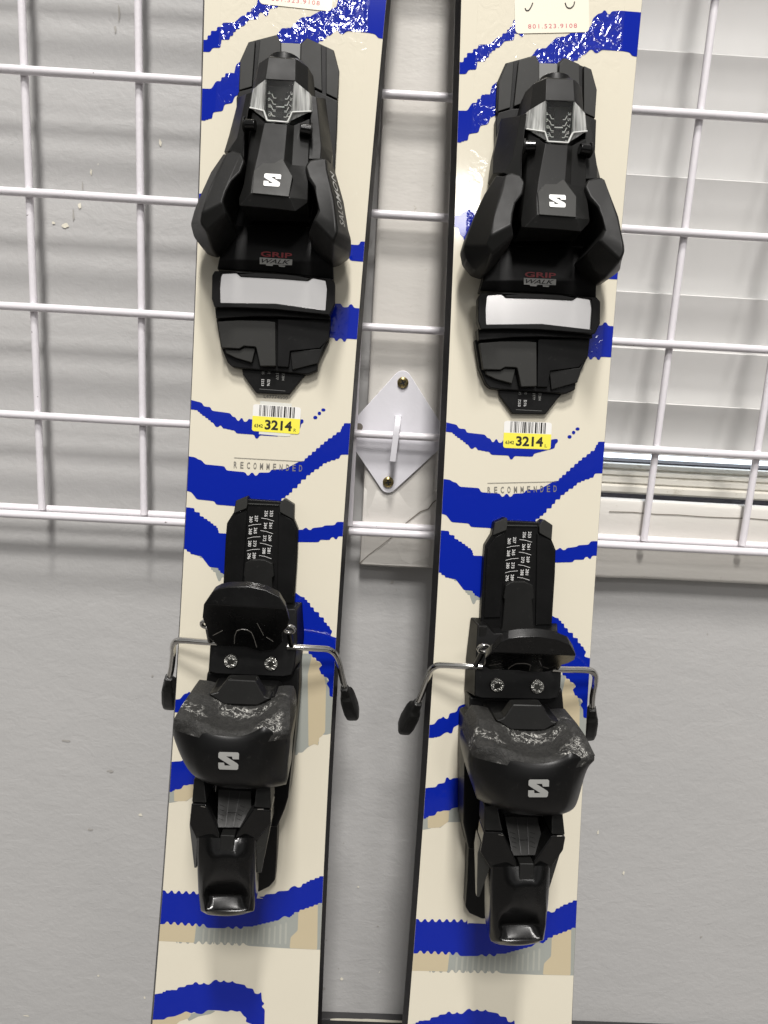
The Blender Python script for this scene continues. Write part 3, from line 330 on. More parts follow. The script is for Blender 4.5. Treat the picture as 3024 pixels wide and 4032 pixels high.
# worn cup of the heel piece: scraped pale marks on the face that meets the boot
M['cup'] = mat('worn_black_plastic', (0.012, 0.012, 0.012), 0.4, spec=0.32)
t = NT(M['cup'])
tc = t.n('ShaderNodeTexCoord')
sep = t.n('ShaderNodeSeparateXYZ')
t.l(tc.outputs['Object'], sep.inputs[0])
vfront = t.math('GREATER_THAN', sep.outputs[1], -0.1392)
hh = t.math('LESS_THAN', sep.outputs[2], 0.0825)
face = t.math('MULTIPLY', vfront, hh)
v = t.coord()
n1 = t.noise(v, 130, 5, 0.72, 1.2)
n2 = t.noise(v, 420, 5, 0.75, 0.6)
ridge = t.math('ABSOLUTE', t.math('SUBTRACT', n1, 0.5))
scr = t.ramp(ridge, [(0.0, 1.0), (0.03, 0.0)])
patch = t.ramp(t.noise(v, 55, 2), [(0.53, 0.0), (0.59, 1.0)])
scr = t.math('MULTIPLY', t.math('MULTIPLY', scr, patch), t.ramp(n2, [(0.38, 0.1), (0.6, 1.0)]))
dust = t.ramp(n2, [(0.35, 0.01), (0.75, 0.09)])
wearc = t.mix(scr, t.mix(dust, (0.018, 0.018, 0.017), (0.36, 0.35, 0.33)), (0.80, 0.79, 0.74))
t.l(t.mix(face, t.mix(t.ramp(n2, [(0.6, 0.0), (0.8, 0.07)]), (0.004, 0.004, 0.004), (0.3, 0.29, 0.27)), wearc), t.b.inputs['Base Color'])
t.l(t.mix(face, (0.36, 0.36, 0.36), (0.55, 0.55, 0.55)), t.b.inputs['Roughness'])
t.bump(t.math('MULTIPLY', t.math('ADD', n1, n2), face), 0.8, 0.0011)

# painted wall: roller stipple, patched plaster, chips
M['wall'] = mat('painted_wall', (0.60, 0.59, 0.575), 0.42)
t = NT(M['wall'])
v = t.coord()
va = t.coord((0.8, 1, 1.25))
h = t.math('ADD', t.math('MULTIPLY', t.noise(va, 55, 4, 0.62, 0.4), 1.0), t.math('MULTIPLY', t.noise(v, 260, 3, 0.6), 0.30))
h = t.math('ADD', h, t.math('MULTIPLY', t.noise(v, 11, 2), 0.9))
t.bump(h, 0.32, 0.0020)
c = t.mix(t.noise(v, 6, 4, 0.6), (0.46, 0.458, 0.452), (0.535, 0.527, 0.517))
spk = t.ramp(t.noise(v, 75, 2, 0.4, 0.5), [(0.80, 0.0), (0.81, 1.0)])
c = t.mix(spk, c, (0.85, 0.82, 0.72))
drk = t.ramp(t.noise(t.coord((1, 1, 0.6)), 90, 2, 0.5), [(0.20, 0.5), (0.215, 0.0)])
c = t.mix(drk, c, (0.30, 0.28, 0.25))
t.l(c, t.b.inputs['Base Color'])
# gloss-painted wood of the casing
M['trim'] = mat('painted_casing', (0.66, 0.635, 0.59), 0.33)
t = NT(M['trim'])
v = t.coord((0.4, 1, 1))
t.bump(t.math('ADD', t.noise(v, 60, 4, 0.6), t.math('MULTIPLY', t.noise(v, 500, 2), 0.12)), 0.45, 0.0010)
c = t.mix(t.noise(v, 18, 5, 0.65), (0.62, 0.595, 0.555), (0.71, 0.685, 0.635))
c = t.mix(t.ramp(t.noise(t.coord(), 140, 4, 0.7), [(0.66, 0.0), (0.78, 0.6)]), c, (0.33, 0.29, 0.22))
t.l(c, t.b.inputs['Base Color'])
M['wire'] = mat('white_coated_wire', (0.80, 0.77, 0.80), 0.28)
t = NT(M['wire'])
t.bump(t.noise(t.coord(), 320, 3), 0.4, 0.0004)
c = t.mix(t.ramp(t.noise(t.coord(), 240, 3, 0.6), [(0.735, 0.0), (0.75, 1.0)]), (0.80, 0.77, 0.80), (0.12, 0.1, 0.1))
t.l(c, t.b.inputs['Base Color'])
M['plate'] = mat('white_coated_steel', (0.76, 0.75, 0.79), 0.35)
t = NT(M['plate'])
t.bump(t.noise(t.coord(), 200, 3), 0.3, 0.0004)
M['slat'] = mat('blind_slat', (0.75, 0.735, 0.71), 0.36)
t = NT(M['slat'])
v = t.coord()
c = t.mix(t.noise(v, 25, 4, 0.6), (0.76, 0.75, 0.73), (0.81, 0.80, 0.78))
c = t.mix(t.ramp(t.noise(v, 110, 3, 0.6), [(0.74, 0.0), (0.80, 0.8)]), c, (0.34, 0.31, 0.26))
t.l(c, t.b.inputs['Base Color'])
M['sash'] = mat('painted_sash', (0.68, 0.65, 0.58), 0.4)
t = NT(M['sash'])
c = t.mix(t.ramp(t.noise(t.coord((0.5, 1, 1)), 160, 4, 0.7), [(0.6, 0.0), (0.72, 0.6)]), (0.68, 0.65, 0.58), (0.35, 0.30, 0.22))
t.l(c, t.b.inputs['Base Color'])
M['slot'] = mat('slot_shade', (0.035, 0.028, 0.022), 0.8)  # dark colour paints in the shade of the hollow behind the casing
M['clipm'] = mat('steel_clip', (0.16, 0.16, 0.155), 0.4)
M['crack'] = mat('open_joint', (0.20, 0.18, 0.15), 0.9)
M['scuff'] = mat('wall_scuff', (0.40, 0.385, 0.36), 0.8)
M['chip'] = mat('bare_plaster', (0.80, 0.76, 0.64), 0.8)
M['base'] = plastic('cove_base', (0.045, 0.044, 0.045), 0.5)
M['floor'] = mat('floor', (0.16, 0.15, 0.14), 0.5)
t = NT(M['floor'])
t.l(t.mix(t.noise(t.coord(), 30, 5, 0.7), (0.12, 0.115, 0.11), (0.20, 0.19, 0.18)), t.b.inputs['Base Color'])
M['glass'] = mat('window_glass', (1, 1, 1), 0.0, trans=1.0, ior=1.05)
M['outside'] = mat('outside_wall', (0.09, 0.08, 0.085), 0.8)
M['sky'] = mat('sky', (0, 0, 0), 1.0)
sb = M['sky'].node_tree.nodes['Principled BSDF']
sb.inputs['Emission Color'].default_value = (0.80, 0.90, 1.0, 1)
sb.inputs['Emission Strength'].default_value = 2.6

# ---------------------------------------------------------------- helpers
def link(name, me, parent=None):
    o = bpy.data.objects.new(name, me)
    COL.objects.link(o)
    if parent is not None:
        o.parent = parent
    return o

def tag(o, label=None, cat=None, group=None, kind=None):
    for k, v in (('label', label), ('category', cat), ('group', group), ('kind', kind)):
        if v:
            o[k] = v
    return o

def empty(name, matrix=None):
    o = bpy.data.objects.new(name, None)
    o.empty_display_size = 0.05
    COL.objects.link(o)
    if matrix is not None:
        o.matrix_world = matrix
    return o

def finish(bm, name, mats, parent=None, bevel=0.0, seg=2, smooth=30, sub=0, recalc=True, double=0.0):
    if recalc:
        bmesh.ops.recalc_face_normals(bm, faces=bm.faces)
    me = bpy.data.meshes.new(name)
    bm.to_mesh(me)
    bm.free()
    for m in (mats if isinstance(mats, (list, tuple)) else [mats]):
        me.materials.append(m)
    if smooth:
        me.shade_smooth()
        me.set_sharp_from_angle(angle=math.radians(smooth))
    o = link(name, me, parent)
    if sub:
        s = o.modifiers.new('sub', 'SUBSURF')
        s.levels = s.render_levels = sub
    if bevel:
        b = o.modifiers.new('bev', 'BEVEL')
        b.width = bevel * MM
        b.segments = seg
        b.limit_method = 'ANGLE'
        b.angle_limit = math.radians(24)
        b.use_clamp_overlap = True
        b.harden_normals = bool(smooth)
    return o

def skirt(bm, base, flare=1.0):
    be = [e for e in bm.edges if len(e.link_faces) == 1]
    vs = {v for e in be for v in e.verts}
    cx = sum(v.co.x for v in vs) / len(vs)
    cy = sum(v.co.y for v in vs) / len(vs)
    low = {}
    for v in vs:
        z = min(base * MM, v.co.z - 0.0004)
        low[v] = bm.verts.new((cx + (v.co.x - cx) * flare, cy + (v.co.y - cy) * flare, z))
    for e in be:
        a, b = e.verts
        bm.faces.new((a, b, low[b], low[a]))

def shell(key, name, m, parent, bevel=0.45, smooth=30, sub=0, dz=0.0):
    d = SH[key]
    bm = bmesh.new()
    if 'grid' in d:
        g = [[bm.verts.new((u * MM, v * MM, (h + dz) * MM)) for u, v, h in row] for row in d['grid']]
        for i in range(len(g) - 1):
            for j in range(len(g[0]) - 1):
                bm.faces.new((g[i][j], g[i][j + 1], g[i + 1][j + 1], g[i + 1][j]))
    elif 'hole' in d:
        loops = []
        for pts in (d['v'], d['hole']):
            vs = [bm.verts.new((u * MM, v * MM, h * MM)) for u, v, h in pts]
            loops.append([bm.edges.new((vs[i], vs[(i + 1) % len(vs)])) for i in range(len(vs))])
        bmesh.ops.triangle_fill(bm, use_beauty=True, edges=loops[0] + loops[1])
    else:
        vs = [bm.verts.new((u * MM, v * MM, (h + dz) * MM)) for u, v, h in d['v']]
        for f in (d['f'] or [tuple(range(len(vs)))]):
            bm.faces.new([vs[i] for i in f])
    if 'grid' in d and sub:
        cl = bm.edges.layers.float.new('crease_edge')
        for i in range(len(g)):
            for j in range(len(g[0]) - 1):
                e = bm.edges.get((g[i][j], g[i][j + 1]))
                e[cl] = d.get('crow', {}).get(i, 0)
        for j in range(len(g[0])):
            for i in range(len(g) - 1):
                e = bm.edges.get((g[i][j], g[i + 1][j]))
                e[cl] = d.get('ccol', {}).get(j, [0] * 20)[i]
    skirt(bm, d['base'], d.get('flare', 1.0))
    if 'ccol' in d and sub:
        for i, j in ((0, 0), (0, -1), (2, 0), (2, -1), (1, 0), (1, -1), (len(g) - 1, 0), (len(g) - 1, -1)):
            for e in g[i][j].link_edges:
                if e.other_vert(g[i][j]).co.z <= d['base'] * MM + 1e-5:
                    e[cl] = 1.0 if i in (0, len(g) - 1) else .6
    return finish(bm, name, m, parent, bevel, smooth=smooth, sub=sub)

def box(bm, x0, x1, y0, y1, z0, z1):
    v = [bm.verts.new((x, y, z)) for x in (x0, x1) for y in (y0, y1) for z in (z0, z1)]
    for f in ((0, 1, 3, 2), (4, 6, 7, 5), (0, 4, 5, 1), (2, 3, 7, 6), (0, 2, 6, 4), (1, 5, 7, 3)):
        bm.faces.new([v[i] for i in f])

def tube(bm, pts, r, n=12, caps=True):
    pts = [Vector(p) for p in pts]
    rings = []
    up = None
    for i, p in enumerate(pts):
        d = (pts[min(i + 1, len(pts) - 1)] - pts[max(i - 1, 0)]).normalized()
        if up is None:
            up = Vector((0, 0, 1)) if abs(d.z) < 0.9 else Vector((1, 0, 0))
        a = d.cross(up).normalized()
        b = a.cross(d).normalized()
        up = b
        rr = r[i] if isinstance(r, (list, tuple)) else r
        rings.append([bm.verts.new(p + (a * math.cos(t) + b * math.sin(t)) * rr) for t in [2 * math.pi * k / n for k in range(n)]])
    for i in range(len(rings) - 1):
        for k in range(n):
            bm.faces.new((rings[i][k], rings[i][(k + 1) % n], rings[i + 1][(k + 1) % n], rings[i + 1][k]))
    if caps:
        bm.faces.new(rings[0][::-1])
        bm.faces.new(rings[-1])

def smooth_path(pts, n=6):
    """Catmull-Rom through the points"""
    P = [Vector(p) for p in pts]
    P = [P[0] * 2 - P[1]] + P + [P[-1] * 2 - P[-2]]
    out = []
    for i in range(1, len(P) - 2):
        for k in range(n):
            t = k / n
            a, b, c, d = P[i - 1], P[i], P[i + 1], P[i + 2]
            out.append(0.5 * ((2 * b) + (c - a) * t + (2 * a - 5 * b + 4 * c - d) * t * t + (3 * b - a - 3 * c + d) * t ** 3))
    out.append(P[-2])
    return out

def flat_poly(bm, pts, z, mi=0):
    """pts in mm, triangulated"""
    v3 = [Vector((p[0], p[1], 0)) for p in pts]
    tris = tessellate_polygon([v3])
    vs = [bm.verts.new((p.x * MM, p.y * MM, z * MM)) for p in v3]
    for t_ in tris:
        if len(set(t_)) < 3:
            continue
        a, b, c = (v3[i] for i in t_)
        if abs((b - a).cross(c - a).z) < 1e-7:
            continue
        try:
            f = bm.faces.new([vs[i] for i in t_])
            f.material_index = mi
            f.normal_update()
            if f.normal.z < 0:
                f.normal_flip()
        except ValueError:
            pass

_txt = {}
def text_mesh(body, bold=0.0, shear=0.0, space=1.0):
    key = (body, bold, shear, space)
    if key in _txt:
        return _txt[key]
    c = bpy.data.curves.new('t', 'FONT')
    c.body = body
    c.size = 1.0
    c.offset = bold
    c.shear = shear
    c.space_character = space
    c.resolution_u = 3
    o = bpy.data.objects.new('t', c)
    COL.objects.link(o)
    dg = bpy.context.evaluated_depsgraph_get()
    dg.update()
    me = bpy.data.meshes.new_from_object(o.evaluated_get(dg))
    vs = [v.co.copy() for v in me.vertices]
    fs = [tuple(p.vertices) for p in me.polygons]
    bpy.data.objects.remove(o)
    bpy.data.meshes.remove(me)
    x0 = min(v.x for v in vs); x1 = max(v.x for v in vs)
    y0 = min(v.y for v in vs); y1 = max(v.y for v in vs)
    _txt[key] = ([((v.x - x0) / (x1 - x0), (v.y - y0) / (y1 - y0)) for v in vs], fs, (x1 - x0) / (y1 - y0))
    return _txt[key]

def put_text(bm, body, bl, br, tl, mi=0, **k):
    """letters stretched onto the parallelogram bl, br, tl (mm, 3D)"""
    vs, fs, asp = text_mesh(body, **k)
    bl, br, tl = Vector(bl), Vector(br), Vector(tl)
    vv = [bm.verts.new((bl + (br - bl) * x + (tl - bl) * y) * MM) for x, y in vs]
    for f in fs:
        try:
            ff = bm.faces.new([vv[i] for i in f])
            ff.material_index = mi
        except ValueError:
            pass

def put_quad(bm, pts, mi=0):
    f = bm.faces.new([bm.verts.new(Vector(p) * MM) for p in pts])
    f.material_index = mi

SLOGO = [(.06, 0), (.94, 0), (1, .07), (1, .39), (.70, .39), (.66, .24), (.38, .24), (.93, .63), (.98, .71), (.97, .93), (.91, 1),
         (.07, 1), (.01, .93), (.0, .60), (.28, .60), (.31, .76), (.60, .76), (.07, .38), (0, .31), (0, .07)]
def put_logo(bm, tl, tr, bl, mi=0):
    tl, tr, bl = Vector(tl), Vector(tr), Vector(bl)
    v3 = [Vector((x, 1 - y, 0)) for x, y in SLOGO]
    vs = [bm.verts.new((tl + (tr - tl) * x + (bl - tl) * y) * MM) for x, y in SLOGO]
    for t_ in tessellate_polygon([v3]):
        f = bm.faces.new([vs[i] for i in t_])
        f.material_index = mi

def cyl(bm, c, axis, r, l, n=28, r2=None):
    c, axis = Vector(c) * MM, Vector(axis).normalized()
    tube(bm, [c, c + axis * l * MM], [r * MM, (r2 or r) * MM], n)

# ---------------------------------------------------------------- setting
# wall with a window opening
WY = 0.030
WX0, WX1, WZ0, WZ1 = 0.296, 1.46, -0.318, 0.92
bm = bmesh.new()
FZ = -1.085
box(bm, -1.6, WX0, WY, WY + .15, FZ, 1.5)
box(bm, WX1, 2.4, WY, WY + .15, FZ, 1.5)
box(bm, WX0, WX1, WY, WY + .15, FZ, WZ0)
box(bm, WX0, WX1, WY, WY + .15, WZ1, 1.5)
wall = finish(bm, 'wall', M['wall'], smooth=0)
tag(wall, kind='structure')
W_CHIP = [(14.5,-91.9,3,2.2),(5.9,-90.8,1.2,1.2),(24.8,-78.2,1.2,2.4),(243.4,-728.5,1.4,1.8),(460,-567.8,.9,2.6),(487.5,-607,1.2,2.2),(62.9,-569.8,2.2,1.4),(23.2,-734.6,1,1),(-43.2,-780.9,3,1),(83.3,-32.5,1.4,2.6),(33.8,-54.7,.9,2.2),(64.8,-756.6,1,1.8),(253.8,-631.9,.9,1)]
D_CHIP = [(1.8,-502.9,3.6,1.1),(38,-529.4,2.8,1.2),(19.4,-586.1,2.9,1.0),(20.3,-83.9,.8,4.6),(27.4,-64.8,.6,3.6),(55.5,49.4,.8,6),(52.7,39,.9,2.6),(74.2,-440.8,1,1.2),(273.2,-671.4,1,1),(565.9,-669.4,1.2,1),(267.6,-350.1,1.4,1.4),(227.4,-739.3,1.5,2),(227.7,-688,1,1)]
rnd = random.Random(4)
for nm, L0, mm in (('paint_chip', W_CHIP, 'chip'), ('wall_scuff', D_CHIP, 'scuff')):
    for x, z, a, b in L0:
        bm = bmesh.new()
        n = 11
        ring = []
        for k in range(n):
            q = 2 * math.pi * k / n
            rr_ = rnd.uniform(.55, 1.15)
            ring.append(((x + a * math.cos(q) * rr_) * MM, (z + b * math.sin(q) * rr_) * MM))
        bm.faces.new([bm.verts.new((p[0], WY - .0006, p[1])) for p in ring])
        finish(bm, nm, M[mm], wall, smooth=0, recalc=False)
bm = bmesh.new()
box(bm, -1.6, 2.4, -2.2, WY, FZ - .05, FZ)
tag(finish(bm, 'floor', M['floor'], smooth=0), kind='structure')
bm = bmesh.new()
box(bm, -1.5, 4.0, 1.6, 1.62, -1.0, 2.6)
tag(finish(bm, 'sky', M['sky'], smooth=0), kind='structure')
bm = bmesh.new()
box(bm, -0.5, 3.0, 0.60, 0.64, -1.0, -0.312)
o = finish(bm, 'outside_parapet', M['outside'], smooth=0)
tag(o, 'dark low wall seen as a thin strip under the blind', 'low wall')

# cove base strip
bm = bmesh.new()
box(bm, 0.16, 2.3, WY - .009, WY, -1.08, -0.764)
bs = finish(bm, 'baseboard', M['base'], bevel=1.5)
tag(bs, 'dark grey cladding strip along the bottom of the wall', 'baseboard')
bm = bmesh.new()
random.seed(11)
for x0, x1, hgt in ((.463, .512, .0042), (.66, .82, .0030), (.235, .31, .0016), (.84, .95, .0020)):
    n = 14
    top = [(x0 + (x1 - x0) * i / n, WY - .0094, -.7632 + hgt * (.25 + .75 * math.sin(math.pi * i / n) ** .4) * random.uniform(.75, 1)) for i in range(n + 1)]
    for i in range(n):
        a, b = top[i], top[i + 1]
        bm.faces.new([bm.verts.new(q) for q in ((a[0], a[1], -.7645), (b[0], b[1], -.7645), b, a)])
finish(bm, 'chipped_edge', M['chip'], bs, smooth=0, recalc=False)

# window: casing, sash, glass
win = empty('window')
tag(win, 'white window with cream casing behind the wire grid', 'window')
def tbox(name, m, x0, x1, y0, y1, z0, z1, parent, bevel=1.2):
    bm = bmesh.new()
    box(bm, x0, x1, y0, y1, z0, z1)
    return finish(bm, name, m, parent, bevel=bevel, seg=3)
def casing_board(name, pts, vertical):
    """painted board with a softly rounded front"""
    bm = bmesh.new()
    N = 46
    prof = [(0, 30), (0, 14.5), (1.0, 12.8), (3.2, 12.0), (20, 12.3), (40, 12.0), (53.5, 12.1), (55.2, 13.0), (55.8, 16), (55.8, 22), (40, 23)]
    rings = []
    a0, a1 = pts
    random.seed(3)
    for i in range(N + 1):
        s = a0 + (a1 - a0) * i / N
        ring = []
        for q, y in prof:
            w = random.uniform(-.35, .35) if (0 < q < 5 or q > 50) else random.uniform(-.1, .1)
            if vertical:
                ring.append(bm.verts.new(((240.5 + q) * MM + w * MM * .3, (y + w * .5) * MM, s)))
            else:
                sag = -1.1 * (math.sin(i * 2.1) * .5 + .5) * (q < 4) * (i < 9)
                ring.append(bm.verts.new((s, (y + w * .5) * MM, (-332.0 + q * 1.112 + sag + w * .4) * MM)))
        rings.append(ring)
    for i in range(N):
        for k in range(len(prof) - 1):
            bm.faces.new((rings[i][k], rings[i][k + 1], rings[i + 1][k + 1], rings[i + 1][k]))
    bm.faces.new(rings[0])
    bm.faces.new(rings[-1][::-1])
    return finish(bm, name, M['trim'], win, smooth=50)
casing_board('side_casing', (-0.3310, 0.98), True)
casing_board('sill_casing', (0.2412, 1.52), False)
tbox('side_casing', M['trim'], WX1, WX1 + .056, .012, .03, -.33, .98, win)
tbox('head_casing', M['trim'], .2405, 1.516, .0125, .03, .925, .985, win)
# open mitre joint and groove
bm = bmesh.new()
def ribbon(pts, w, y):
    q = [(p[0], p[1]) for p in pts]
    for (ax, az), (bx, bz) in zip(q, q[1:]):
        d = Vector((bx - ax, 0, bz - az)).normalized()
        nrm = Vector((-d.z, 0, d.x)) * w * .5
        A_, B_ = Vector((ax, y, az)), Vector((bx, y, bz))
        bm.faces.new([bm.verts.new(v * MM) for v in (A_ - nrm, B_ - nrm, B_ + nrm, A_ + nrm)])
ribbon([(240, -331), (247, -323.5), (256, -315.8), (264, -308.5), (266, -306)], .5, 11.4)
ribbon([(266, -306), (272, -299), (280, -291.5), (285, -287), (291, -284.5), (294, -279.5), (297, -277)], .8, 11.3)
finish(bm, 'mitre_joint', M['crack'], win, smooth=0, recalc=False)
bm = bmesh.new()
random.seed(8)
ribbon([(.43e3 + 18 * i, -279.2 + random.uniform(-.35, .35)) for i in range(60)], .7, 11.5)
finish(bm, 'sill_groove', M['crack'], win, smooth=0, recalc=False)
# jambs and sill inside the reveal
tbox('jamb', M['sash'], WX0 - .001, WX0 + .012, .042, .18, WZ0, WZ1, win)
tbox('sill', M['slot'], WX0 + .012, WX1, .0235, .11, -.318, -.305, win)
# bottom sash rail: stepped profile
bm = bmesh.new()
prof = [(.095, -.2515), (.084, -.2512), (.0825, -.2545), (.0840, -.2560), (.0790, -.2568), (.0780, -.2598), (.0800, -.2608), (.0760, -.2618), (.0755, -.2660),
        (.0775, -.2672), (.0740, -.2690), (.0735, -.2735), (.0745, -.2752), (.095, -.2756)]
for x in (WX0 + .012, WX1 - .012):
    pass
rA = [bm.verts.new((WX0 + .012, y, z)) for y, z in prof]
rB = [bm.verts.new((WX1 - .012, y, z)) for y, z in prof]
for i in range(len(prof) - 1):
    bm.faces.new((rA[i], rA[i + 1], rB[i + 1], rB[i]))
finish(bm, 'sash_rail', M['sash'], win, bevel=.35, smooth=0)
tbox('sash_stile', M['sash'], WX0 + .012, WX0 + .05, .076, .095, -.2515, WZ1, win)
tbox('sash_stile', M['sash'], WX1 - .05, WX1 - .012, .076, .095, -.2515, WZ1, win)
tbox('glass_pane', M['glass'], WX0 + .05, WX1 - .05, .091, .0935, -.2515, WZ1, win, bevel=0)

# blind
blind = empty('window_blind', Matrix.Translation((.88, .06, .9)))
tag(blind, 'closed white slatted blind in the window behind the right ski', 'blind')
def slat_mesh():
    bm = bmesh.new()
    W2, n = 0.562, 24
    prof = []
    for i in range(9):                                  # gently crowned slat, lower edge towards the room
        s = i / 8
        prof.append((.0056 - .0114 * s + .0022 * math.sin(math.pi * s), (s - 1) * .0500))
    fr = [(y - .0020, z) for y, z in prof]
    bk = [(y + .0017, z) for y, z in prof][::-1]
    loop = fr + bk
    L_ = [[bm.verts.new((-W2 + 2 * W2 * k / n, y, z)) for y, z in loop] for k in range(n + 1)]
    for k in range(n):
        for i in range(len(loop)):
            bm.faces.new((L_[k][i], L_[k][(i + 1) % len(loop)], L_[k + 1][(i + 1) % len(loop)], L_[k + 1][i]))
    bm.faces.new(L_[0]); bm.faces.new(L_[-1][::-1])
    bmesh.ops.recalc_face_normals(bm, faces=bm.faces)
    me = bpy.data.meshes.new('slat')
    bm.to_mesh(me); bm.free()
    me.materials.append(M['slat'])
    me.shade_smooth(); me.set_sharp_from_angle(angle=math.radians(35))
    return me
sm = slat_mesh()
SLZ = [57.6 - 42.45 * k for k in range(-19, 7)]
random.seed(2)
for k, z in enumerate(SLZ):
    o = link('slat', sm, blind)
    zz = z * MM
    if z < -190:
        o.scale = (1, 1, .86)
    o.location = Vector((.884, .060, zz)) - Vector((.88, .06, .9))
    o.rotation_euler = (0, math.radians(random.uniform(-.06, .06)), 0)
    b = o.modifiers.new('bev', 'BEVEL'); b.width = .0007; b.segments = 2; b.limit_method = 'ANGLE'
for x in (.42, .88, 1.34):
    bm = bmesh.new()
    tube(bm, [(x - .88, .006, -1.13), (x - .88, .006, .0)], .0006, 6)
    finish(bm, 'ladder_cord', M['slat'], blind)

# ---------------------------------------------------------------- wire grid panels
RW = .0027
def wire_panel(label, xs, x0, x1, znum, zb, loop_end):
    root = empty('wire_grid_panel', Matrix.Translation(((x0 + x1) / 2, 0, 0)))
    tag(root, label, 'wire grid', 'white wire grid panels on the wall')
    off = Vector(((x0 + x1) / 2, 0, 0))
    random.seed(len(xs))
    for x in xs:
        bm = bmesh.new()
        j = [random.uniform(-.25, .25) * MM for _ in range(6)]
        pts = [Vector((x + j[i % 6] * .6, .0049, zb + .0035 + (0.92 - zb) * i / 12)) - off for i in range(13)]
        tube(bm, pts, RW * .97, 14)
        finish(bm, 'upright_wire', M['wire'], root, smooth=50)
    zs = [-.0762 * k for k in range(-11, 4)]
    for z in zs:
        bm = bmesh.new()
        pts = [Vector((x0 + (x1 - x0) * i / 10, random.uniform(-.2, .2) * MM, z + random.uniform(-.25, .25) * MM)) - off for i in range(11)]
        tube(bm, pts, RW * 1.06, 14)
        finish(bm, 'cross_wire', M['wire'], root, smooth=50)
    for y, dz in ((0.0, 0.0), (.0098, .0030)):
        bm = bmesh.new()
        tube(bm, [Vector((x0, y, zb + dz)) - off, Vector((x1, y, zb + dz)) - off], RW * 1.1, 14)
        finish(bm, 'bottom_wire', M['wire'], root, smooth=50)
    bm = bmesh.new()
    for x in xs:
        for z in zs:
            c = Vector((x, .0024, z)) - off
            r0 = bmesh.ops.create_icosphere(bm, subdivisions=2, radius=.0031)
            for v_ in r0['verts']:
                v_.co = Vector((v_.co.x * random.uniform(1.0, 1.12), v_.co.y * .9, v_.co.z)) + c
    w_ = finish(bm, 'weld_spots', M['wire'], root, smooth=60)
    w_['kind'] = 'stuff'
    return root
wire_panel('white wire grid panel on the bare wall left of both skis', [-.0762 * k for k in range(-2, 7)], -.50, .1575, 0, -.3026, 0)
wire_panel('white wire grid panel over the window and blind, right of the left ski', [.2312] + [.0762 * k for k in range(4, 15)], .2312, 1.09, 0, -.3026, 0)

# ---------------------------------------------------------------- bracket
br = empty('grid_bracket', Matrix.Translation((.262, .0115, -.228)))
tag(br, 'white diamond shaped bracket screwed to the casing between the skis', 'bracket')
def loc(p):
    return Vector(p) * MM - Vector((.262, .0115, -.228))
def arc_corner(c, r, a0, a1, n=6):
    return [(c[0] + r * math.cos(math.radians(a0 + (a1 - a0) * i / n)), c[1] + r * math.sin(math.radians(a0 + (a1 - a0) * i / n))) for i in range(n + 1)]
outl = arc_corner((265.2, -188.2), 6.5, 35, 140) + arc_corner((230.0, -229.5), 5.5, 140, 215) + arc_corner((259.2, -267.0), 6.5, 215, 318) + arc_corner((297.5, -229.5), 5.0, -42, 35)
bm = bmesh.new()
f0 = [bm.verts.new(loc((x, 9.6, z))) for x, z in outl]
f1 = [bm.verts.new(loc((x, 11.6, z))) for x, z in outl]
bm.faces.new(f0)
for i in range(len(f0)):
    bm.faces.new((f0[i], f0[(i + 1) % len(f0)], f1[(i + 1) % len(f0)], f1[i]))
bm.faces.new(f1[::-1])
finish(bm, 'plate', M['plate'], br, bevel=.5)
bm = bmesh.new()
path = smooth_path([(263.6, 10, -217), (263.4, 3, -217.2), (263.0, -4.6, -218.6), (262.4, -6.8, -224), (261.9, -7.0, -232), (261.3, -6.8, -240), (260.9, -6.4, -247)], 4)
ring0 = None
for i, p in enumerate(path):
    d = (path[min(i + 1, len(path) - 1)] - path[max(i - 1, 0)]).normalized()
    n_ = Vector((1, 0, 0)); b_ = d.cross(n_).normalized()
    ring = [bm.verts.new(loc(p + n_ * a + b_ * c)) for a, c in ((-2.2, -1.4), (2.2, -1.4), (2.2, 1.4), (-2.2, 1.4))]
    if ring0:
        for k in range(4):
            bm.faces.new((ring0[k], ring0[(k + 1) % 4], ring[(k + 1) % 4], ring[k]))
    else:
        bm.faces.new(ring[::-1])
    ring0 = ring
bm.faces.new(ring0)
finish(bm, 'hook_arm', M['plate'], br, bevel=.4, smooth=40)
bm = bmesh.new()
box(bm, *(loc((261.0, 9.0, -219.5)).x, loc((266.2, 9, -219)).x), loc((0, 8.9, 0)).y, loc((0, 9.62, 0)).y, loc((0, 0, -216.2)).z, loc((0, 0, -214.6)).z)
finish(bm, 'weld', M['plate'], br, bevel=.3)
for sx, sz, rot in ((265.6, -190.4, .5), (259.0, -265.1, .2)):
    bm = bmesh.new()
    c = loc((sx, 9.6, sz))
    tube(bm, [c, c + Vector((0, -.0014, 0)), c + Vector((0, -.0024, 0))], [.0042, .0040, .0026], 24)
    s = finish(bm, 'screw', M['brass'], br, smooth=35)
    bm = bmesh.new()
    for a in (rot, rot + math.pi / 2):
        d = Vector((math.cos(a), 0, math.sin(a))); e = Vector((-math.sin(a), 0, math.cos(a)))
        cc = c + Vector((0, -.00246, 0))
        bm.faces.new([bm.verts.new(cc + d * p * .0022 + e * q * .00055) for p, q in ((-1, -1), (1, -1), (1, 1), (-1, 1))])
        c = c + Vector((0, -.00003, 0))
    finish(bm, 'cross_slot', M['ink_black'], s, smooth=0, recalc=False)
bm = bmesh.new()
c = loc((235.0, 9.56, -224.7))
bm.faces.new([bm.verts.new(c + Vector((math.cos(a), 0, math.sin(a))) * .0028) for a in [2 * math.pi * k / 20 for k in range(20)]])
finish(bm, 'screw_hole', M['crack'], br, smooth=0, recalc=False)

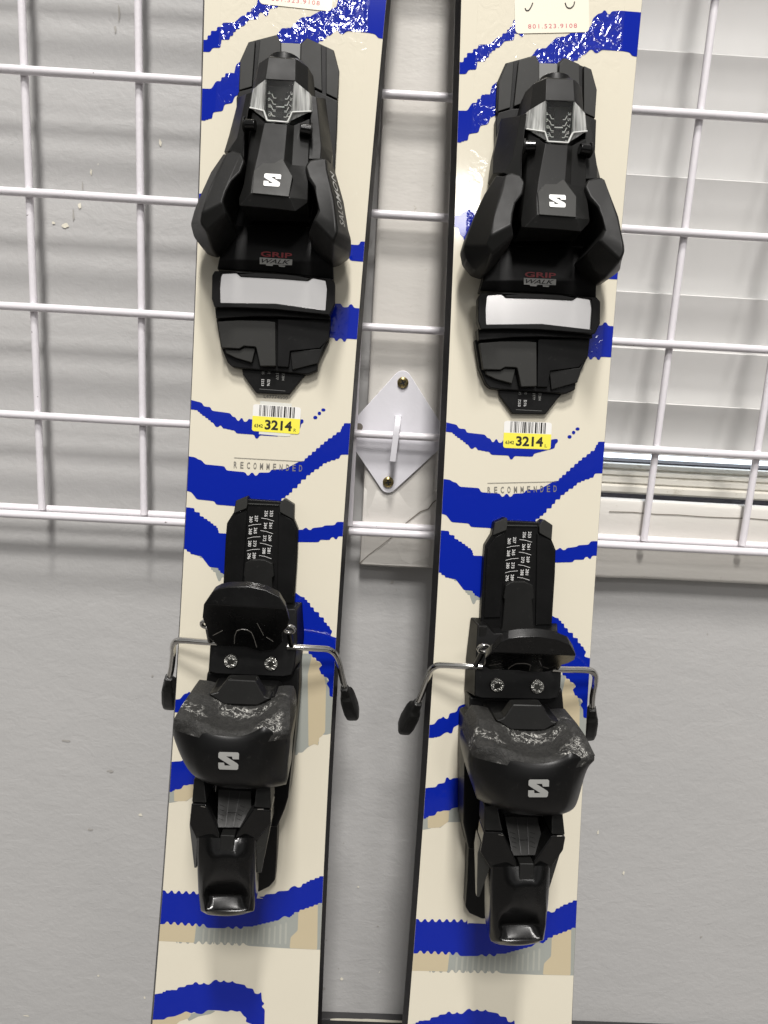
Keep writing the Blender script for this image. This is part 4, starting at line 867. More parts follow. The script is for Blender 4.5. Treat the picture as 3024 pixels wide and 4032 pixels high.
# ---------------------------------------------------------------- ski body
WH = 49.0
def halfw(v):
    t = min(max(v, -480), 470)
    w = WH + SIDE[0] * ((t - SIDE[1]) / 300.0) ** 2
    if v > 470:
        s = (v - 470) / 170.0
        w = w * math.sqrt(max(1 - s ** 2.6, 0.0))
    if v < -480:
        s = (-480 - v) / 355.0
        w = w * (1 - .10 * s) * (math.sqrt(max(1 - max(0, (s - .9) / .1) ** 2 * .75, 0)))
    return w
def surf(v):
    """top sheet height along the ski: flat underfoot, rising at the shovel"""
    return 0.0 if v < 430 else ((v - 430) / 210.0) ** 2 * 42
def thick(v):
    return max(12.0 - abs(v) / 640.0 * 5.0, 4.0)
random.seed(21)
def jag(pts):
    out = []
    n = len(pts)
    rnd = random.Random(n * 7 + int(pts[0][0]))
    for i in range(n):
        (u0, v0, m0), (u1, v1, m1) = pts[i], pts[(i + 1) % n]
        du, dv = u1 - u0, v1 - v0
        out.append((u0, v0))
        if m0 == 'S' and math.hypot(du, dv) > 3:
            k = max(2, int(round(max(abs(du), abs(dv)) / 2.7)))
            cu, cv = u0, v0
            for j in range(k):
                tu = u0 + du * (j + 1) / k; tv = v0 + dv * (j + 1) / k
                a = rnd.uniform(-.35, .35)
                out.append((tu + a, cv)); out.append((tu + a, tv))
                cu, cv = tu, tv
            out.pop()
        elif m0 == 'T':
            k = max(1, int(round(abs(du) / 4.6)))
            sgn = -1 if du > 0 else -1
            for j in range(k):
                for q, a in ((.12, 0.9), (.38, 0.9), (.58, -1.1), (.88, -1.1)):
                    tt = (j + q) / k
                    out.append((u0 + du * tt, v0 + dv * tt + a))
    return out
def chaikin(p, it=2, keep=.27):
    for _ in range(it):
        q = []
        n = len(p)
        for i in range(n):
            a, b = p[i], p[(i + 1) % n]
            d = math.hypot(b[0] - a[0], b[1] - a[1])
            if d < 1e-4:
                continue
            t_ = min(keep, .55 / d)
            q.append((a[0] + (b[0] - a[0]) * t_, a[1] + (b[1] - a[1]) * t_))
            q.append((b[0] + (a[0] - b[0]) * t_, b[1] + (a[1] - b[1]) * t_))
        p = q
    return p
def clip(p, lim):
    for s in (1, -1):
        q = []
        n = len(p)
        for i in range(n):
            a, b = p[i], p[(i + 1) % n]
            ia, ib = a[0] * s <= lim, b[0] * s <= lim
            if ia:
                q.append(a)
            if ia != ib:
                t_ = (lim * s - a[0]) / (b[0] - a[0])
                q.append((lim * s, a[1] + (b[1] - a[1]) * t_))
        p = q
    return p
def dedupe(p):
    q = []
    for a in p:
        if not q or math.hypot(a[0] - q[-1][0], a[1] - q[-1][1]) > .02:
            q.append(a)
    return q

def ski_body(parent):
    bm = bmesh.new()
    vs = [-834 + 18 * i for i in range(82)]
    vs = [v for v in vs if v < 632] + [632, 637]
    ring = []
    for v in vs:
        w, z, t_ = max(halfw(v), 1.5), surf(v), thick(v)
        fl = 2.6 * min(1, w / 30)
        ring.append([bm.verts.new(Vector(q) * MM) for q in
                     ((-w - fl, v, z - t_), (-w - fl, v, z - t_ + 2.0), (-w - .35, v, z - .7), (-w, v, z), (w, v, z), (w + .35, v, z - .7), (w + fl, v, z - t_ + 2.0), (w + fl, v, z - t_))])
    for a, b in zip(ring, ring[1:]):
        for k in range(8):
            f = bm.faces.new((a[k], a[(k + 1) % 8], b[(k + 1) % 8], b[k]))
            f.material_index = 0 if k == 3 else 1
    for r_ in (ring[0][::-1], ring[-1]):
        bm.faces.new(r_).material_index = 1
    bmesh.ops.recalc_face_normals(bm, faces=bm.faces)
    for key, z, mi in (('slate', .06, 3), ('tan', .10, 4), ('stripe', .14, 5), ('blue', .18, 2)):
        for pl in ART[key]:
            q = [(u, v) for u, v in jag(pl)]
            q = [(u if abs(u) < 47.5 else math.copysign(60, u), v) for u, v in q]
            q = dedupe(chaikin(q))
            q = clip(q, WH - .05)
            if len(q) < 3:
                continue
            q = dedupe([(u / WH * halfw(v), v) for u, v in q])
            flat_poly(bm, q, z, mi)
    return finish(bm, 'ski_body', [M[k] for k in ('cream', 'side', 'blue', 'slate', 'tan', 'stripe')], parent, smooth=0, recalc=False)

# ---------------------------------------------------------------- bindings
def housing(parent):
    S_ = [
     [(-10,234,10),(-10,234,16),(-9.5,233.5,22),(-7,233,27),(3.5,233,27.5),(5,233,27),(8,233.5,22),(9,234,16),(9,234,10)],
     [(-17,226,8),(-17,226,22),(-14.5,226.5,30),(-8.8,227,36.2),(6,227,36.8),(7.2,227,36.2),(12.5,226.5,30.5),(15,226,22),(15,226,8)],
     [(-19,213,8),(-19,211,24),(-16,211,33),(-9.3,213.8,39.7),(6.8,214.4,39.5),(8.0,214,38.8),(13.8,211.5,33),(17,211,24),(17,213,8)],
     [(-18,212,8),(-17,211,22),(-14,211,29),(-8.5,212.5,33),(6,213,33),(7,213,32.4),(12.0,211,29),(15.5,211,22),(16,212,8)],
     [(-18,201,8),(-17,201,22),(-14,200,29),(-7.5,192,34),(4.2,191.5,34),(6,192,33.4),(12.0,199,29),(15.5,201,22),(16,201,8)],
     [(-19,202,8),(-18.5,201,25),(-16.3,199,33.5),(-8.2,190.5,41),(4.2,190.5,41),(7.4,192,37.2),(15.6,197,35),(17.8,200,26),(17,201,8)],
     [(-18.5,170,8),(-18.8,170,29),(-16.8,171,36.5),(-11,171.5,42.4),(3.6,171.7,42),(7.6,170.5,38.6),(16.6,171,37),(18.2,170,29),(18,170,8)],
     [(-19,158,10),(-19,158,30),(-18,158,38.5),(-12.4,160,45.4),(3,160,45.4),(9.6,160,42.6),(17.4,160,40.4),(18.6,158,30),(18.4,158,10)],
     [(-19,150,12),(-19.2,150,32),(-19.4,149,42.5),(-12.4,150.2,49.2),(3,149.8,49.8),(9,149.2,50.2),(17.9,151,43.8),(18.4,150,32),(18,150,12)],
     [(-17,145,14),(-18.5,145,33),(-19,145,43),(-18.3,143.8,46.8),(0,143.4,48),(12.3,142.8,48.6),(17.9,149.4,43.4),(18.2,148.6,32),(17,147,14)],
     [(-15,146,14),(-16.5,145.8,33),(-17,145.8,41),(-16.5,145.4,43),(0,145,44),(11.5,144.6,44.5),(16.5,149.8,41),(17,149.2,32),(15.5,148,14)],
    ]
    bm = bmesh.new()
    R_ = [[bm.verts.new(Vector(p) * MM) for p in s] for s in S_]
    for a, b in zip(R_, R_[1:]):
        for k in range(len(a) - 1):
            bm.faces.new((a[k], a[k + 1], b[k + 1], b[k]))
    bm.faces.new(R_[0]); bm.faces.new(R_[-1][::-1])
    return finish(bm, 'toe_housing', M['dark'], parent, bevel=.35, smooth=20)

def quadmesh(name, m, parent, quads, thickd=0, smooth=0, bevel=0):
    bm = bmesh.new()
    for q in quads:
        put_quad(bm, q)
    bmesh.ops.remove_doubles(bm, verts=bm.verts, dist=1e-6)
    o = finish(bm, name, m, parent, smooth=smooth, recalc=True)
    if thickd:
        s = o.modifiers.new('sol', 'SOLIDIFY'); s.thickness = thickd * MM; s.offset = -1
    if bevel:
        b = o.modifiers.new('bev', 'BEVEL'); b.width = bevel * MM; b.segments = 2
    return o

def toe(ski):
    root = shell('toe_lower', 'toe_binding', M['black'], ski, .6)
    T = lambda k, n, m, **kw: shell(k, n, M[m], root, **kw)
    T('plate_base', 'toe_track', 'black')
    for k in ('plate_pa', 'plate_pb', 'plate_pc', 'plate_pd'):
        T(k, 'track_cover', 'grey')
    T('plate_clip', 'track_clip', 'clipm')
    T('arm_l', 'side_arm', 'dark', bevel=.4)
    T('arm_r', 'side_arm', 'dark', bevel=.4)
    housing(root)
    T('panel', 'nose_panel', 'grey', bevel=.3, smooth=10)
    T('wing_l', 'toe_wing', 'dark', bevel=1.5, smooth=42)
    T('wing_r', 'toe_wing', 'dark', bevel=1.5, smooth=42)
    # adjusting cap behind the housing
    bm = bmesh.new()
    cyl(bm, (-1.2, 226, 24.5), (0, 1, -.05), 10.2, 6.0, 36, 9.0)
    finish(bm, 'adjusting_cap', M['black'], root, bevel=.6, smooth=35)
    # side knobs
    for s, c in ((-1, (-19.5, 189.2, 39.0)), (1, (17.4, 189.5, 38.6))):
        bm = bmesh.new()
        cyl(bm, c, (s * -1, 0, .18), 3.1, 6.5, 24, 2.8)
        finish(bm, 'side_knob', M['gloss'], root, bevel=.5, smooth=35)
        bm = bmesh.new()
        cyl(bm, (c[0] + s * .2, c[1], c[2] - .1), (-s, 0, .18), 4.0, 1.1, 24)
        finish(bm, 'knob_collar', M['dark'], root, bevel=.3, smooth=35)
    # release scale: dark drum with ticks, then the clear cover over it
    quadmesh('scale_drum', M['black'], root, [[(-8.8, 212.5, 34.5), (6.6, 213, 34.5), (5.0, 191.5, 36.2), (-7.6, 192, 36.2)]], .6)
    quadmesh('scale_slider', M['dark'], root, [[(-3.2, 211.0, 35.4), (1.6, 211.2, 35.4), (1.4, 192.6, 37.0), (-3.0, 192.6, 37.0)]], .5)
    bm = bmesh.new()
    zz = lambda v: 35.2 + (212.5 - v) / 21 * 1.7
    def tx(s, u, v, w=2.2, h=1.6):          # numbers read sideways, tops to the right
        z = zz(v) + .35
        put_text(bm, s, (u, v + w / 2, z), (u, v - w / 2, z), (u + h, v + w / 2, z))
    for s, u, v in (('4', -8.0, 208.4), ('6', -7.7, 204.8), ('8', -7.3, 201.2), ('10', -7.0, 197.0), ('3', 4.4, 209.2), ('5', 4.3, 206.0), ('7', 4.0, 202.4), ('9', 3.8, 198.8), ('11', 3.4, 195.4)):
        tx(s, u, v, 2.6 if len(s) > 1 else 1.7)
    def line(pts, w=.22):
        for a, b in zip(pts, pts[1:]):
            a, b = Vector(a), Vector(b)
            d = (b - a).normalized(); n_ = Vector((-d.y, d.x, 0)) * w
            put_quad(bm, [a - n_, b - n_, b + n_, a + n_])
    for v in (208, 204.6, 201.4, 198.2):
        line([(-5.8, v, zz(v) + .5), (-4.6, v - 2.2, zz(v) + .5), (-3.0, v - 2.2, zz(v) + .5)])
        line([(3.9, v, zz(v) + .5), (2.9, v - 2.2, zz(v) + .5), (1.5, v - 2.2, zz(v) + .5)])
    line([(-3.0, 201.0, zz(201) + .8), (1.6, 201.2, zz(201) + .8)], .3)
    finish(bm, 'scale_lettering', M['ink_white'], root, smooth=0, recalc=False)
    C_ = {'a': (-9.3, 213.7, 39.7), 'b': (6.8, 214.3, 39.5), 'c': (4.3, 192.0, 40.6), 'd': (-7.0, 191.8, 40.9),
          'e': (-16.6, 211, 33.2), 'f': (-17.6, 200.5, 34.2), 'g': (14.6, 211.5, 33.2), 'h': (16.0, 201.5, 34.2), 'i': (-8.9, 196.5, 41.3), 'j': (6.4, 197.2, 41.2),
          'k': (-18.6, 211, 27), 'l': (-19, 203, 27), 'm': (17.2, 211, 27), 'n': (18, 204, 27)}
    quadmesh('scale_window', M['clear'], root, [[C_['a'], C_['b'], C_['j'], C_['i']], [C_['i'], C_['j'], C_['c'], C_['d']]], .9, bevel=.2)
    quadmesh('window_flank', M['refract_flank'], root, [[C_['e'], C_['a'], C_['i'], C_['f']], [C_['i'], C_['d'], C_['f']], [C_['k'], C_['e'], C_['f'], C_['l']]], 1.2, bevel=.2)
    quadmesh('window_flank', M['refract_flank'], root, [[C_['b'], C_['g'], C_['h'], C_['j']], [C_['j'], C_['h'], C_['c']], [C_['g'], C_['m'], C_['n'], C_['h']]], 1.2, bevel=.2)
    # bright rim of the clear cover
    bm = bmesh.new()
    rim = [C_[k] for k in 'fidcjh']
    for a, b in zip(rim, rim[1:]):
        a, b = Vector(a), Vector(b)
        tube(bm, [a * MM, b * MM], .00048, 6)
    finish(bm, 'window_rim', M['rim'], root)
    T('apron', 'sole_apron', 'black', bevel=.8, smooth=40)
    T('frame', 'plate_frame', 'black', bevel=.5)
    T('afd', 'sliding_plate', 'lamell', bevel=.2)
    T('bar', 'cross_bar', 'black')
    T('adj_main', 'adjuster_base', 'black', bevel=.8)
    T('adj_tip', 'adjuster_tip', 'black')
    T('adj_ga', 'adjuster_cover', 'grey', bevel=.6)
    T('adj_gb', 'adjuster_button', 'grey')
    T('adj_gc', 'adjuster_cover', 'dark')
    T('adj_blk', 'adjuster_cover', 'black')
    # logos and lettering
    bm = bmesh.new()
    L_ = [(-5.86, 161.48, 47.05), (3.17, 161.67, 47.3), (2.89, 155.34, 49.55), (-5.89, 155.11, 49.0)]
    # put the mark on the panel's own slope
    nrm = Vector((0, 0, 1))
    def on_panel(u, v):
        return 46.0 + (162.4 - v) * .352 + .38
    L_ = [(u, 158.3 + (v - 158.3) * 1.16, h_) for u, v, h_ in L_]
    L3 = [(u, v, on_panel(u, v)) for u, v, _ in L_]
    put_logo(bm, L3[0], L3[1], L3[3])
    finish(bm, 'nose_emblem', M['ink_white'], root, smooth=0, recalc=False)
    bm = bmesh.new()
    V_ = [Vector(p) for p in SH['wing_r']['v']]
    ridge = [V_[10], V_[11], V_[12], V_[13]]
    outer = [V_[17], V_[16], V_[15], V_[14]]
    brk = [0, .53, .92, 1.2]
    def along(pl, t_):
        for i in range(3):
            if t_ <= brk[i + 1] or i == 2:
                return pl[i].lerp(pl[i + 1], (t_ - brk[i]) / (brk[i + 1] - brk[i]))
    vs_, fs_, _ = text_mesh('SALOMON', bold=.012, shear=.3, space=1.06)
    vv = []
    for x, y in vs_:
        t_ = .03 + x * .92
        lo, hi = along(outer, t_), along(ridge, t_)
        d1 = (along(ridge, t_ + .02) - hi).normalized()
        nn = d1.cross(hi - lo).normalized()
        if nn.z < 0:
            nn = -nn
        p = lo.lerp(hi, .30 + .42 * y) + nn * .25
        vv.append(bm.verts.new(p * MM))
    for f in fs_:
        bm.faces.new([vv[i] for i in f])
    finish(bm, 'wing_lettering', M['ink_grey'], root, smooth=0, recalc=False)
    # two-line mark on the apron: red word over a pale box
    W_ = S['walk']
    bm = bmesh.new()
    z = 15.75
    q = lambda p, dz=0: (p[0], p[1], z + dz)
    bl, brr, brb, blb, tl_, tr_ = W_
    box_ = [q(blb), q(brb), q(brr), q(bl)]
    put_quad(bm, box_, 0)
    for a, b in ((.18, .42), (.58, .80)):
        x0 = blb[0] + (brb[0] - blb[0]) * a; x1 = blb[0] + (brb[0] - blb[0]) * b
        put_quad(bm, [(x0 + .5, blb[1] - .55, z), (x1 - .5, blb[1] - .55, z), (x1, blb[1] + .3, z), (x0, blb[1] + .3, z)], 0)
    put_text(bm, 'WALK', (blb[0] + 1.0, blb[1] + .75, z + .12), (brb[0] - 1.1, brb[1] + .35, z + .12), (blb[0] + 1.0, bl[1] - .65, z + .12), 1, shear=.35, bold=.012)
    put_text(bm, 'GRIP', (bl[0] + .5, bl[1] + .55, z), (brr[0] - .3, brr[1] + .55, z), (bl[0] + .5, tl_[1] - .1, z), 2, bold=.022, space=1.0)
    finish(bm, 'sole_lettering', [M['ink_grey'], M['ink_black'], M['ink_red']], root, smooth=0, recalc=False)
    # boot length numbers, read sideways
    bm = bmesh.new()
    N_ = S['num_toe']
    def side_text(s, u, v, z, w, h, mi=0):
        put_text(bm, s, (u - h / 2, v + w / 2, z), (u - h / 2, v - w / 2, z), (u + h / 2, v + w / 2, z), mi, bold=.004)
    z = 3.78
    for k in ('253', '276'):
        u, v, _ = N_[k]; side_text(k, u, v, z, 3.3, 1.55)
    for k in ('277', '284'):
        u, v, _ = N_[k]; side_text(k, u, v, z, 3.1, 1.5, 1)
    u, v, _ = N_['35']; side_text('35', u, v, z, 2.0, 1.5, 1)
    u, v, _ = N_['02']; side_text('02', u, v, z, 2.0, 1.5, 1)
    def bar_(u0, u1, v, mi, w=.16):
        put_quad(bm, [(u0, v - w, z), (u1, v - w, z), (u1, v + w, z), (u0, v + w, z)], mi)
    va, vb = N_['253'][1] + 2.2, N_['277'][1] + 2.1
    bar_(N_['253'][0] - 1, N_['253'][0] + .9, va, 0); bar_(N_['276'][0] - .9, N_['276'][0] + 1, va, 0)
    bar_(N_['277'][0] - 1, N_['277'][0] + .9, vb, 1); bar_(N_['284'][0] - .9, N_['284'][0] + 1, vb, 1)
    bL, bR = N_['boxL'], N_['boxR']
    bar_(bL[0], bR[0], bL[1] + .2, 2, .12)
    finish(bm, 'length_scale', [M['ink_white'], M['ink_pale'], M['ink_faint']], root, smooth=0, recalc=False)
    return root

def heel(ski):
    root = shell('track', 'heel_binding', M['black'], ski, .6)
    T = lambda k, n, m, **kw: shell(k, n, M[m], root, **kw)
    T('horn_l', 'track_horn', 'grey'); T('horn_r', 'track_horn', 'grey'); T('track_top', 'track_end', 'finm')
    T('track_rib_l', 'track_rib', 'black', bevel=.4); T('track_rib_r', 'track_rib', 'black', bevel=.4)
    T('tongue', 'slide_tongue', 'dark', bevel=.8)
    bm = bmesh.new()
    z = 7.0
    for k, (u, v) in S['num_heel'].items():
        put_text(bm, k, (u - .92, v + 1.85, z), (u - 1.02, v - 1.85, z), (u + .92, v + 1.85, z), bold=.0)
    for l_ in S['lines']:
        for a, b in zip(l_, l_[1:]):
            a, b = Vector((*a, z)), Vector((*b, z))
            d = (b - a).normalized(); n_ = Vector((-d.y, d.x, 0)) * .10
            put_quad(bm, [a - n_, b - n_, b + n_, a + n_])
    finish(bm, 'length_scale', M['ink_white'], root, smooth=0, recalc=False)
    T('carriage', 'heel_carriage', 'black', bevel=1.2, smooth=40)
    T('carriage_b', 'track_tail', 'black', bevel=1.0)
    T('ctongue', 'heel_ledge', 'dark', bevel=1.0, smooth=40)
    T('cup', 'heel_cup', 'cup', bevel=0, smooth=60, sub=2)
    T('din_heel', 'scale_window', 'dinm', bevel=.3)
    T('upper_arm_l', 'upper_arm', 'dark', bevel=.8); T('upper_arm_r', 'upper_arm', 'dark', bevel=.8)
    T('lever_arm_l', 'lever_arm', 'gloss', bevel=.9); T('lever_arm_r', 'lever_arm', 'gloss', bevel=.9)
    T('lever', 'heel_lever', 'lever', bevel=0, smooth=60, sub=2)
    T('fin_l', 'lever_fin', 'finm'); T('fin_r', 'lever_fin', 'finm')
    T('bridge', 'lever_bridge', 'dark', bevel=.5)
    bm = bmesh.new()
    # stem that carries the cup, hidden in shade under it
    for x0, x1, y0, y1, z0, z1 in ((-21, 19, -176, -126, 18, 52), (-14, 12, -205, -172, 14, 50)):
        box(bm, x0 * MM, x1 * MM, y0 * MM, y1 * MM, z0 * MM, z1 * MM)
    finish(bm, 'heel_stem', M['black'], root, bevel=3)
    # dark lines of the release window
    bm = bmesh.new()
    def onwin(s, t_):
        a, b, c, d, e = [Vector(p) for p in SH['din_heel']['v']]
        top = a.lerp(b, s); bot = e.lerp(d, s)
        return top.lerp(bot, t_) + Vector((0, .3, .5))
    for s in (.36, .68):
        p0, p1 = onwin(s, .03), onwin(s, .97)
        put_quad(bm, [p0 + Vector((-.22, 0, 0)), p1 + Vector((-.22, 0, 0)), p1 + Vector((.22, 0, 0)), p0 + Vector((.22, 0, 0))])
    p0, p1 = onwin(.36, .6), onwin(.68, .6)
    put_quad(bm, [p0 + Vector((0, -.1, 0)), p1 + Vector((0, -.1, 0)), p1 + Vector((0, .12, 0)), p0 + Vector((0, .12, 0))])
    for s in (.15, .85):
        for t_ in (.4, .52, .64, .76):
            a, b = onwin(s - .09, t_), onwin(s + .09, t_ + .05)
            put_quad(bm, [a, b, b + Vector((0, .22, .1)), a + Vector((0, .22, .1))])
    finish(bm, 'window_lines', M['ink_black'], root, smooth=0, recalc=False)
    # emblem on the back of the cup
    bm = bmesh.new()
    a, b, c, d = [Vector((p[0], p[1], 0)) for p in S['slogo_heel']]
    G_ = 6
    # follow the curved back: build the mark as small pieces at the surface height
    def hz(v):
        return 85.25 - max(0, (-148 - v)) ** 1.5 * .028 + .15
    v3 = [Vector((x, 1 - y, 0)) for x, y in SLOGO]
    pts = [a + (b - a) * x + (d - a) * y for x, y in SLOGO]
    vs = [bm.verts.new(Vector((p.x, p.y, hz(p.y))) * MM) for p in pts]
    for t_ in tessellate_polygon([v3]):
        bm.faces.new([vs[i] for i in t_])
    finish(bm, 'heel_emblem', M['ink_pale'], root, smooth=0, recalc=False)
    # steel slivers standing in for the highlight where the arm halves meet
    bm = bmesh.new()
    for p0, p1 in (((-17.6, -182.9, 69.6), (-15.0, -183.0, 70.2)), ((13.4, -181.7, 72.2), (16.6, -181.9, 71.4))):
        tube(bm, [Vector(p0) * MM, Vector(p1) * MM], .00035, 6)
    finish(bm, 'joint_glint', M['chrome'], root)
    return root

def brake(ski, pedal_v, pedal_h):
    root = shell('brake_base', 'ski_brake', M['black'], ski, .8, smooth=40)
    shell('brake_tab_l', 'base_tab', M['dark'], root, .3)
    for sx, dx in ((-1, -13.0), (1, 11.2)):
        bm = bmesh.new()
        cyl(bm, (dx, -115.6, 20.5), (0, 0, 1), 4.3, 2.0, 28, 4.0)
        s = finish(bm, 'screw', M['zinc'], root, bevel=.3, smooth=35)
        bm = bmesh.new()
        st = [((dx + (2.5 if k % 2 == 0 else 1.5) * math.cos(k * math.pi / 6 + .3)), (-115.6 + (2.5 if k % 2 == 0 else 1.5) * math.sin(k * math.pi / 6 + .3)), 22.56) for k in range(12)]
        bm.faces.new([bm.verts.new(Vector(p) * MM) for p in st])
        finish(bm, 'star_recess', M['zincd'], root, smooth=0, recalc=False)
    # bent steel arms and their plastic tips
    right = smooth_path([(20, -105.0, 19.5), (30, -105.3, 18.5), (40, -105.8, 16.5), (45.5, -106.8, 14.6), (49.5, -110.5, 11.0), (52.0, -117.5, 4.5), (54.5, -129, -5.5), (57.5, -141, -14.0), (59.5, -150, -22)], 5)
    left = smooth_path([(-22, -105.6, 18.5), (-33, -106.0, 16.8), (-43, -106.8, 13.2), (-48.2, -108.0, 10.8), (-51.3, -112, 6.5), (-52.6, -119, 0.5), (-54.6, -130, -6.5), (-57.3, -141, -12.5), (-59.0, -150, -20)], 5)
    for pth, tip0, tip1 in ((right, (57.3, -141, -13.5), (64.4, -167, -40)), (left, (-57.2, -140.5, -12.2), (-62.4, -167.5, -42))):
        bm = bmesh.new()
        tube(bm, [p * MM for p in pth], 1.95 * MM, 16)
        finish(bm, 'brake_arm', M['chrome'], root, smooth=60)
        a, b = Vector(tip0), Vector(tip1)
        bm = bmesh.new()
        d = (b - a).normalized()
        side = Vector((0, d.z, -d.y)).normalized()
        other = d.cross(side).normalized()
        rings = []
        for t_, w1, w2 in ((-.10, 2.6, 2.5), (.02, 3.2, 3.0), (.10, 3.6, 3.2), (.16, 5.8, 4.0), (.30, 6.4, 4.6), (.70, 6.6, 5.0), (.92, 5.6, 4.6), (1.0, 4.4, 3.6)):
            c = a.lerp(b, t_)
            rings.append([bm.verts.new((c + side * w1 * math.copysign(abs(math.cos(q)) ** .45, math.cos(q)) + other * w2 * math.copysign(abs(math.sin(q)) ** .45, math.sin(q))) * MM) for q in [2 * math.pi * k / 12 + .26 for k in range(12)]])
        for r0, r1 in zip(rings, rings[1:]):
            for k in range(12):
                bm.faces.new((r0[k], r0[(k + 1) % 12], r1[(k + 1) % 12], r1[k]))
        bm.faces.new(rings[0][::-1]); bm.faces.new(rings[-1])
        finish(bm, 'brake_tip', M['dark'], root, bevel=.5, smooth=50)
    # foot pedal standing off the base
    axd = Vector((0, pedal_v, pedal_h)).normalized()
    ndir = Vector((0, -axd.z, axd.y))
    o0 = Vector((0, -103, 32))
    P_ = lambda u, s, n_=0: (o0 + Vector((u, 0, 0)) + axd * s + ndir * n_) * MM
    bm = bmesh.new()
    outer = S['pedal']
    cx = sum(p[0] for p in outer) / len(outer); cy = sum(p[1] for p in outer) / len(outer)
    FOLD = 34.0                                       # above this line the plate bends back
    bend = lambda q: -max(0, q - FOLD) * .42
    low, upp = [], []
    n = len(outer)
    for i in range(n):
        p, q = outer[i], outer[(i + 1) % n]
        (upp if p[1] >= FOLD else low).append(p)
        if (p[1] - FOLD) * (q[1] - FOLD) < 0:
            t_ = (FOLD - p[1]) / (q[1] - p[1])
            c_ = (p[0] + (q[0] - p[0]) * t_, FOLD)
            low.append(c_); upp.append(c_)
    vmap = {}
    def gv(p, dn=0, sc=1.0):
        key = (round(p[0], 3), round(p[1], 3), dn)
        if key not in vmap:
            s_c = p[1] if p[1] <= FOLD else FOLD + (p[1] - FOLD) * .55
            vmap[key] = bm.verts.new(P_(p[0], s_c, bend(p[1]) + dn))
        return vmap[key]
    def order(ps):
        mx = sum(p[0] for p in ps) / len(ps); my = sum(p[1] for p in ps) / len(ps)
        return sorted(ps, key=lambda p: math.atan2(p[1] - my, p[0] - mx))
    ring_u = order(upp)
    bm.faces.new([gv(p) for p in ring_u])
    # lower outline keeps its drawn order, starting after the fold
    k0 = [i for i, p in enumerate(low) if abs(p[1] - FOLD) < 1e-6]
    bm.faces.new([gv(p) for p in low])
    bmesh.ops.recalc_face_normals(bm, faces=bm.faces)
    rim_ = [e for e in bm.edges if len(e.link_faces) == 1]
    bk = {}
    for e in rim_:
        for v_ in e.verts:
            if v_ not in bk:
                c_ = P_(cx, cy, -6.0)
                bk[v_] = bm.verts.new(v_.co + ndir * (-5.0 * MM) + (c_ - v_.co) * .05)
    for e in rim_:
        a_, b_ = e.verts
        bm.faces.new((a_, b_, bk[b_], bk[a_]))
    finish(bm, 'brake_pedal', M['pedal'], root, bevel=1.0, smooth=14)
    # tongue shaped crease and scratches on the pedal
    bm = bmesh.new()
    cr = [(-9.8, 2), (-9.2, 9), (-7.8, 13.5), (-5.2, 15), (-1.8, 14.8), (.6, 12.6), (1.8, 8), (3.2, 0)]
    tube(bm, [P_(u, s, .12) for u, s in cr], .00022, 6)
    for a, b in (((-22, 8), (-16, 13)), ((4, 21), (7.5, 11)), ((9, 9.5), (13, 6))):
        tube(bm, [P_(*a, .12 + bend(a[1])), P_(*b, .12 + bend(b[1]))], .00016, 5)
    finish(bm, 'pedal_scratches', M['ink_mid'], root)
    # steel eyes either side of the pedal
    for u in (-26.2, 22.6):
        bm = bmesh.new()
        c = Vector((u * .97, -89.5, 38.5))
        pts = [c + Vector((3.1 * math.cos(a), 0, 0)) + Vector((0, .62, .4)) * 3.8 * math.sin(a) for a in [2 * math.pi * k / 20 for k in range(21)]]
        tube(bm, [p * MM for p in pts], .00115, 10, caps=False)
        finish(bm, 'pedal_eye', M['chrome'], root, smooth=60)
        bm = bmesh.new()
        c0 = Vector((u, -104, 20)); 
        tube(bm, [c0 * MM, (c - Vector((0, 3, 4))) * MM], .0017, 10)
        finish(bm, 'pedal_strut', M['black'], root, smooth=60)
    return root

def rrect(w, h, r, n=5):
    out = []
    for cx, cy, a0 in ((w / 2 - r, h / 2 - r, 0), (-w / 2 + r, h / 2 - r, 90), (-w / 2 + r, -h / 2 + r, 180), (w / 2 - r, -h / 2 + r, 270)):
        for i in range(n + 1):
            a = math.radians(a0 + 90 * i / n)
            out.append((cx + r * math.cos(a), cy + r * math.sin(a)))
    return out

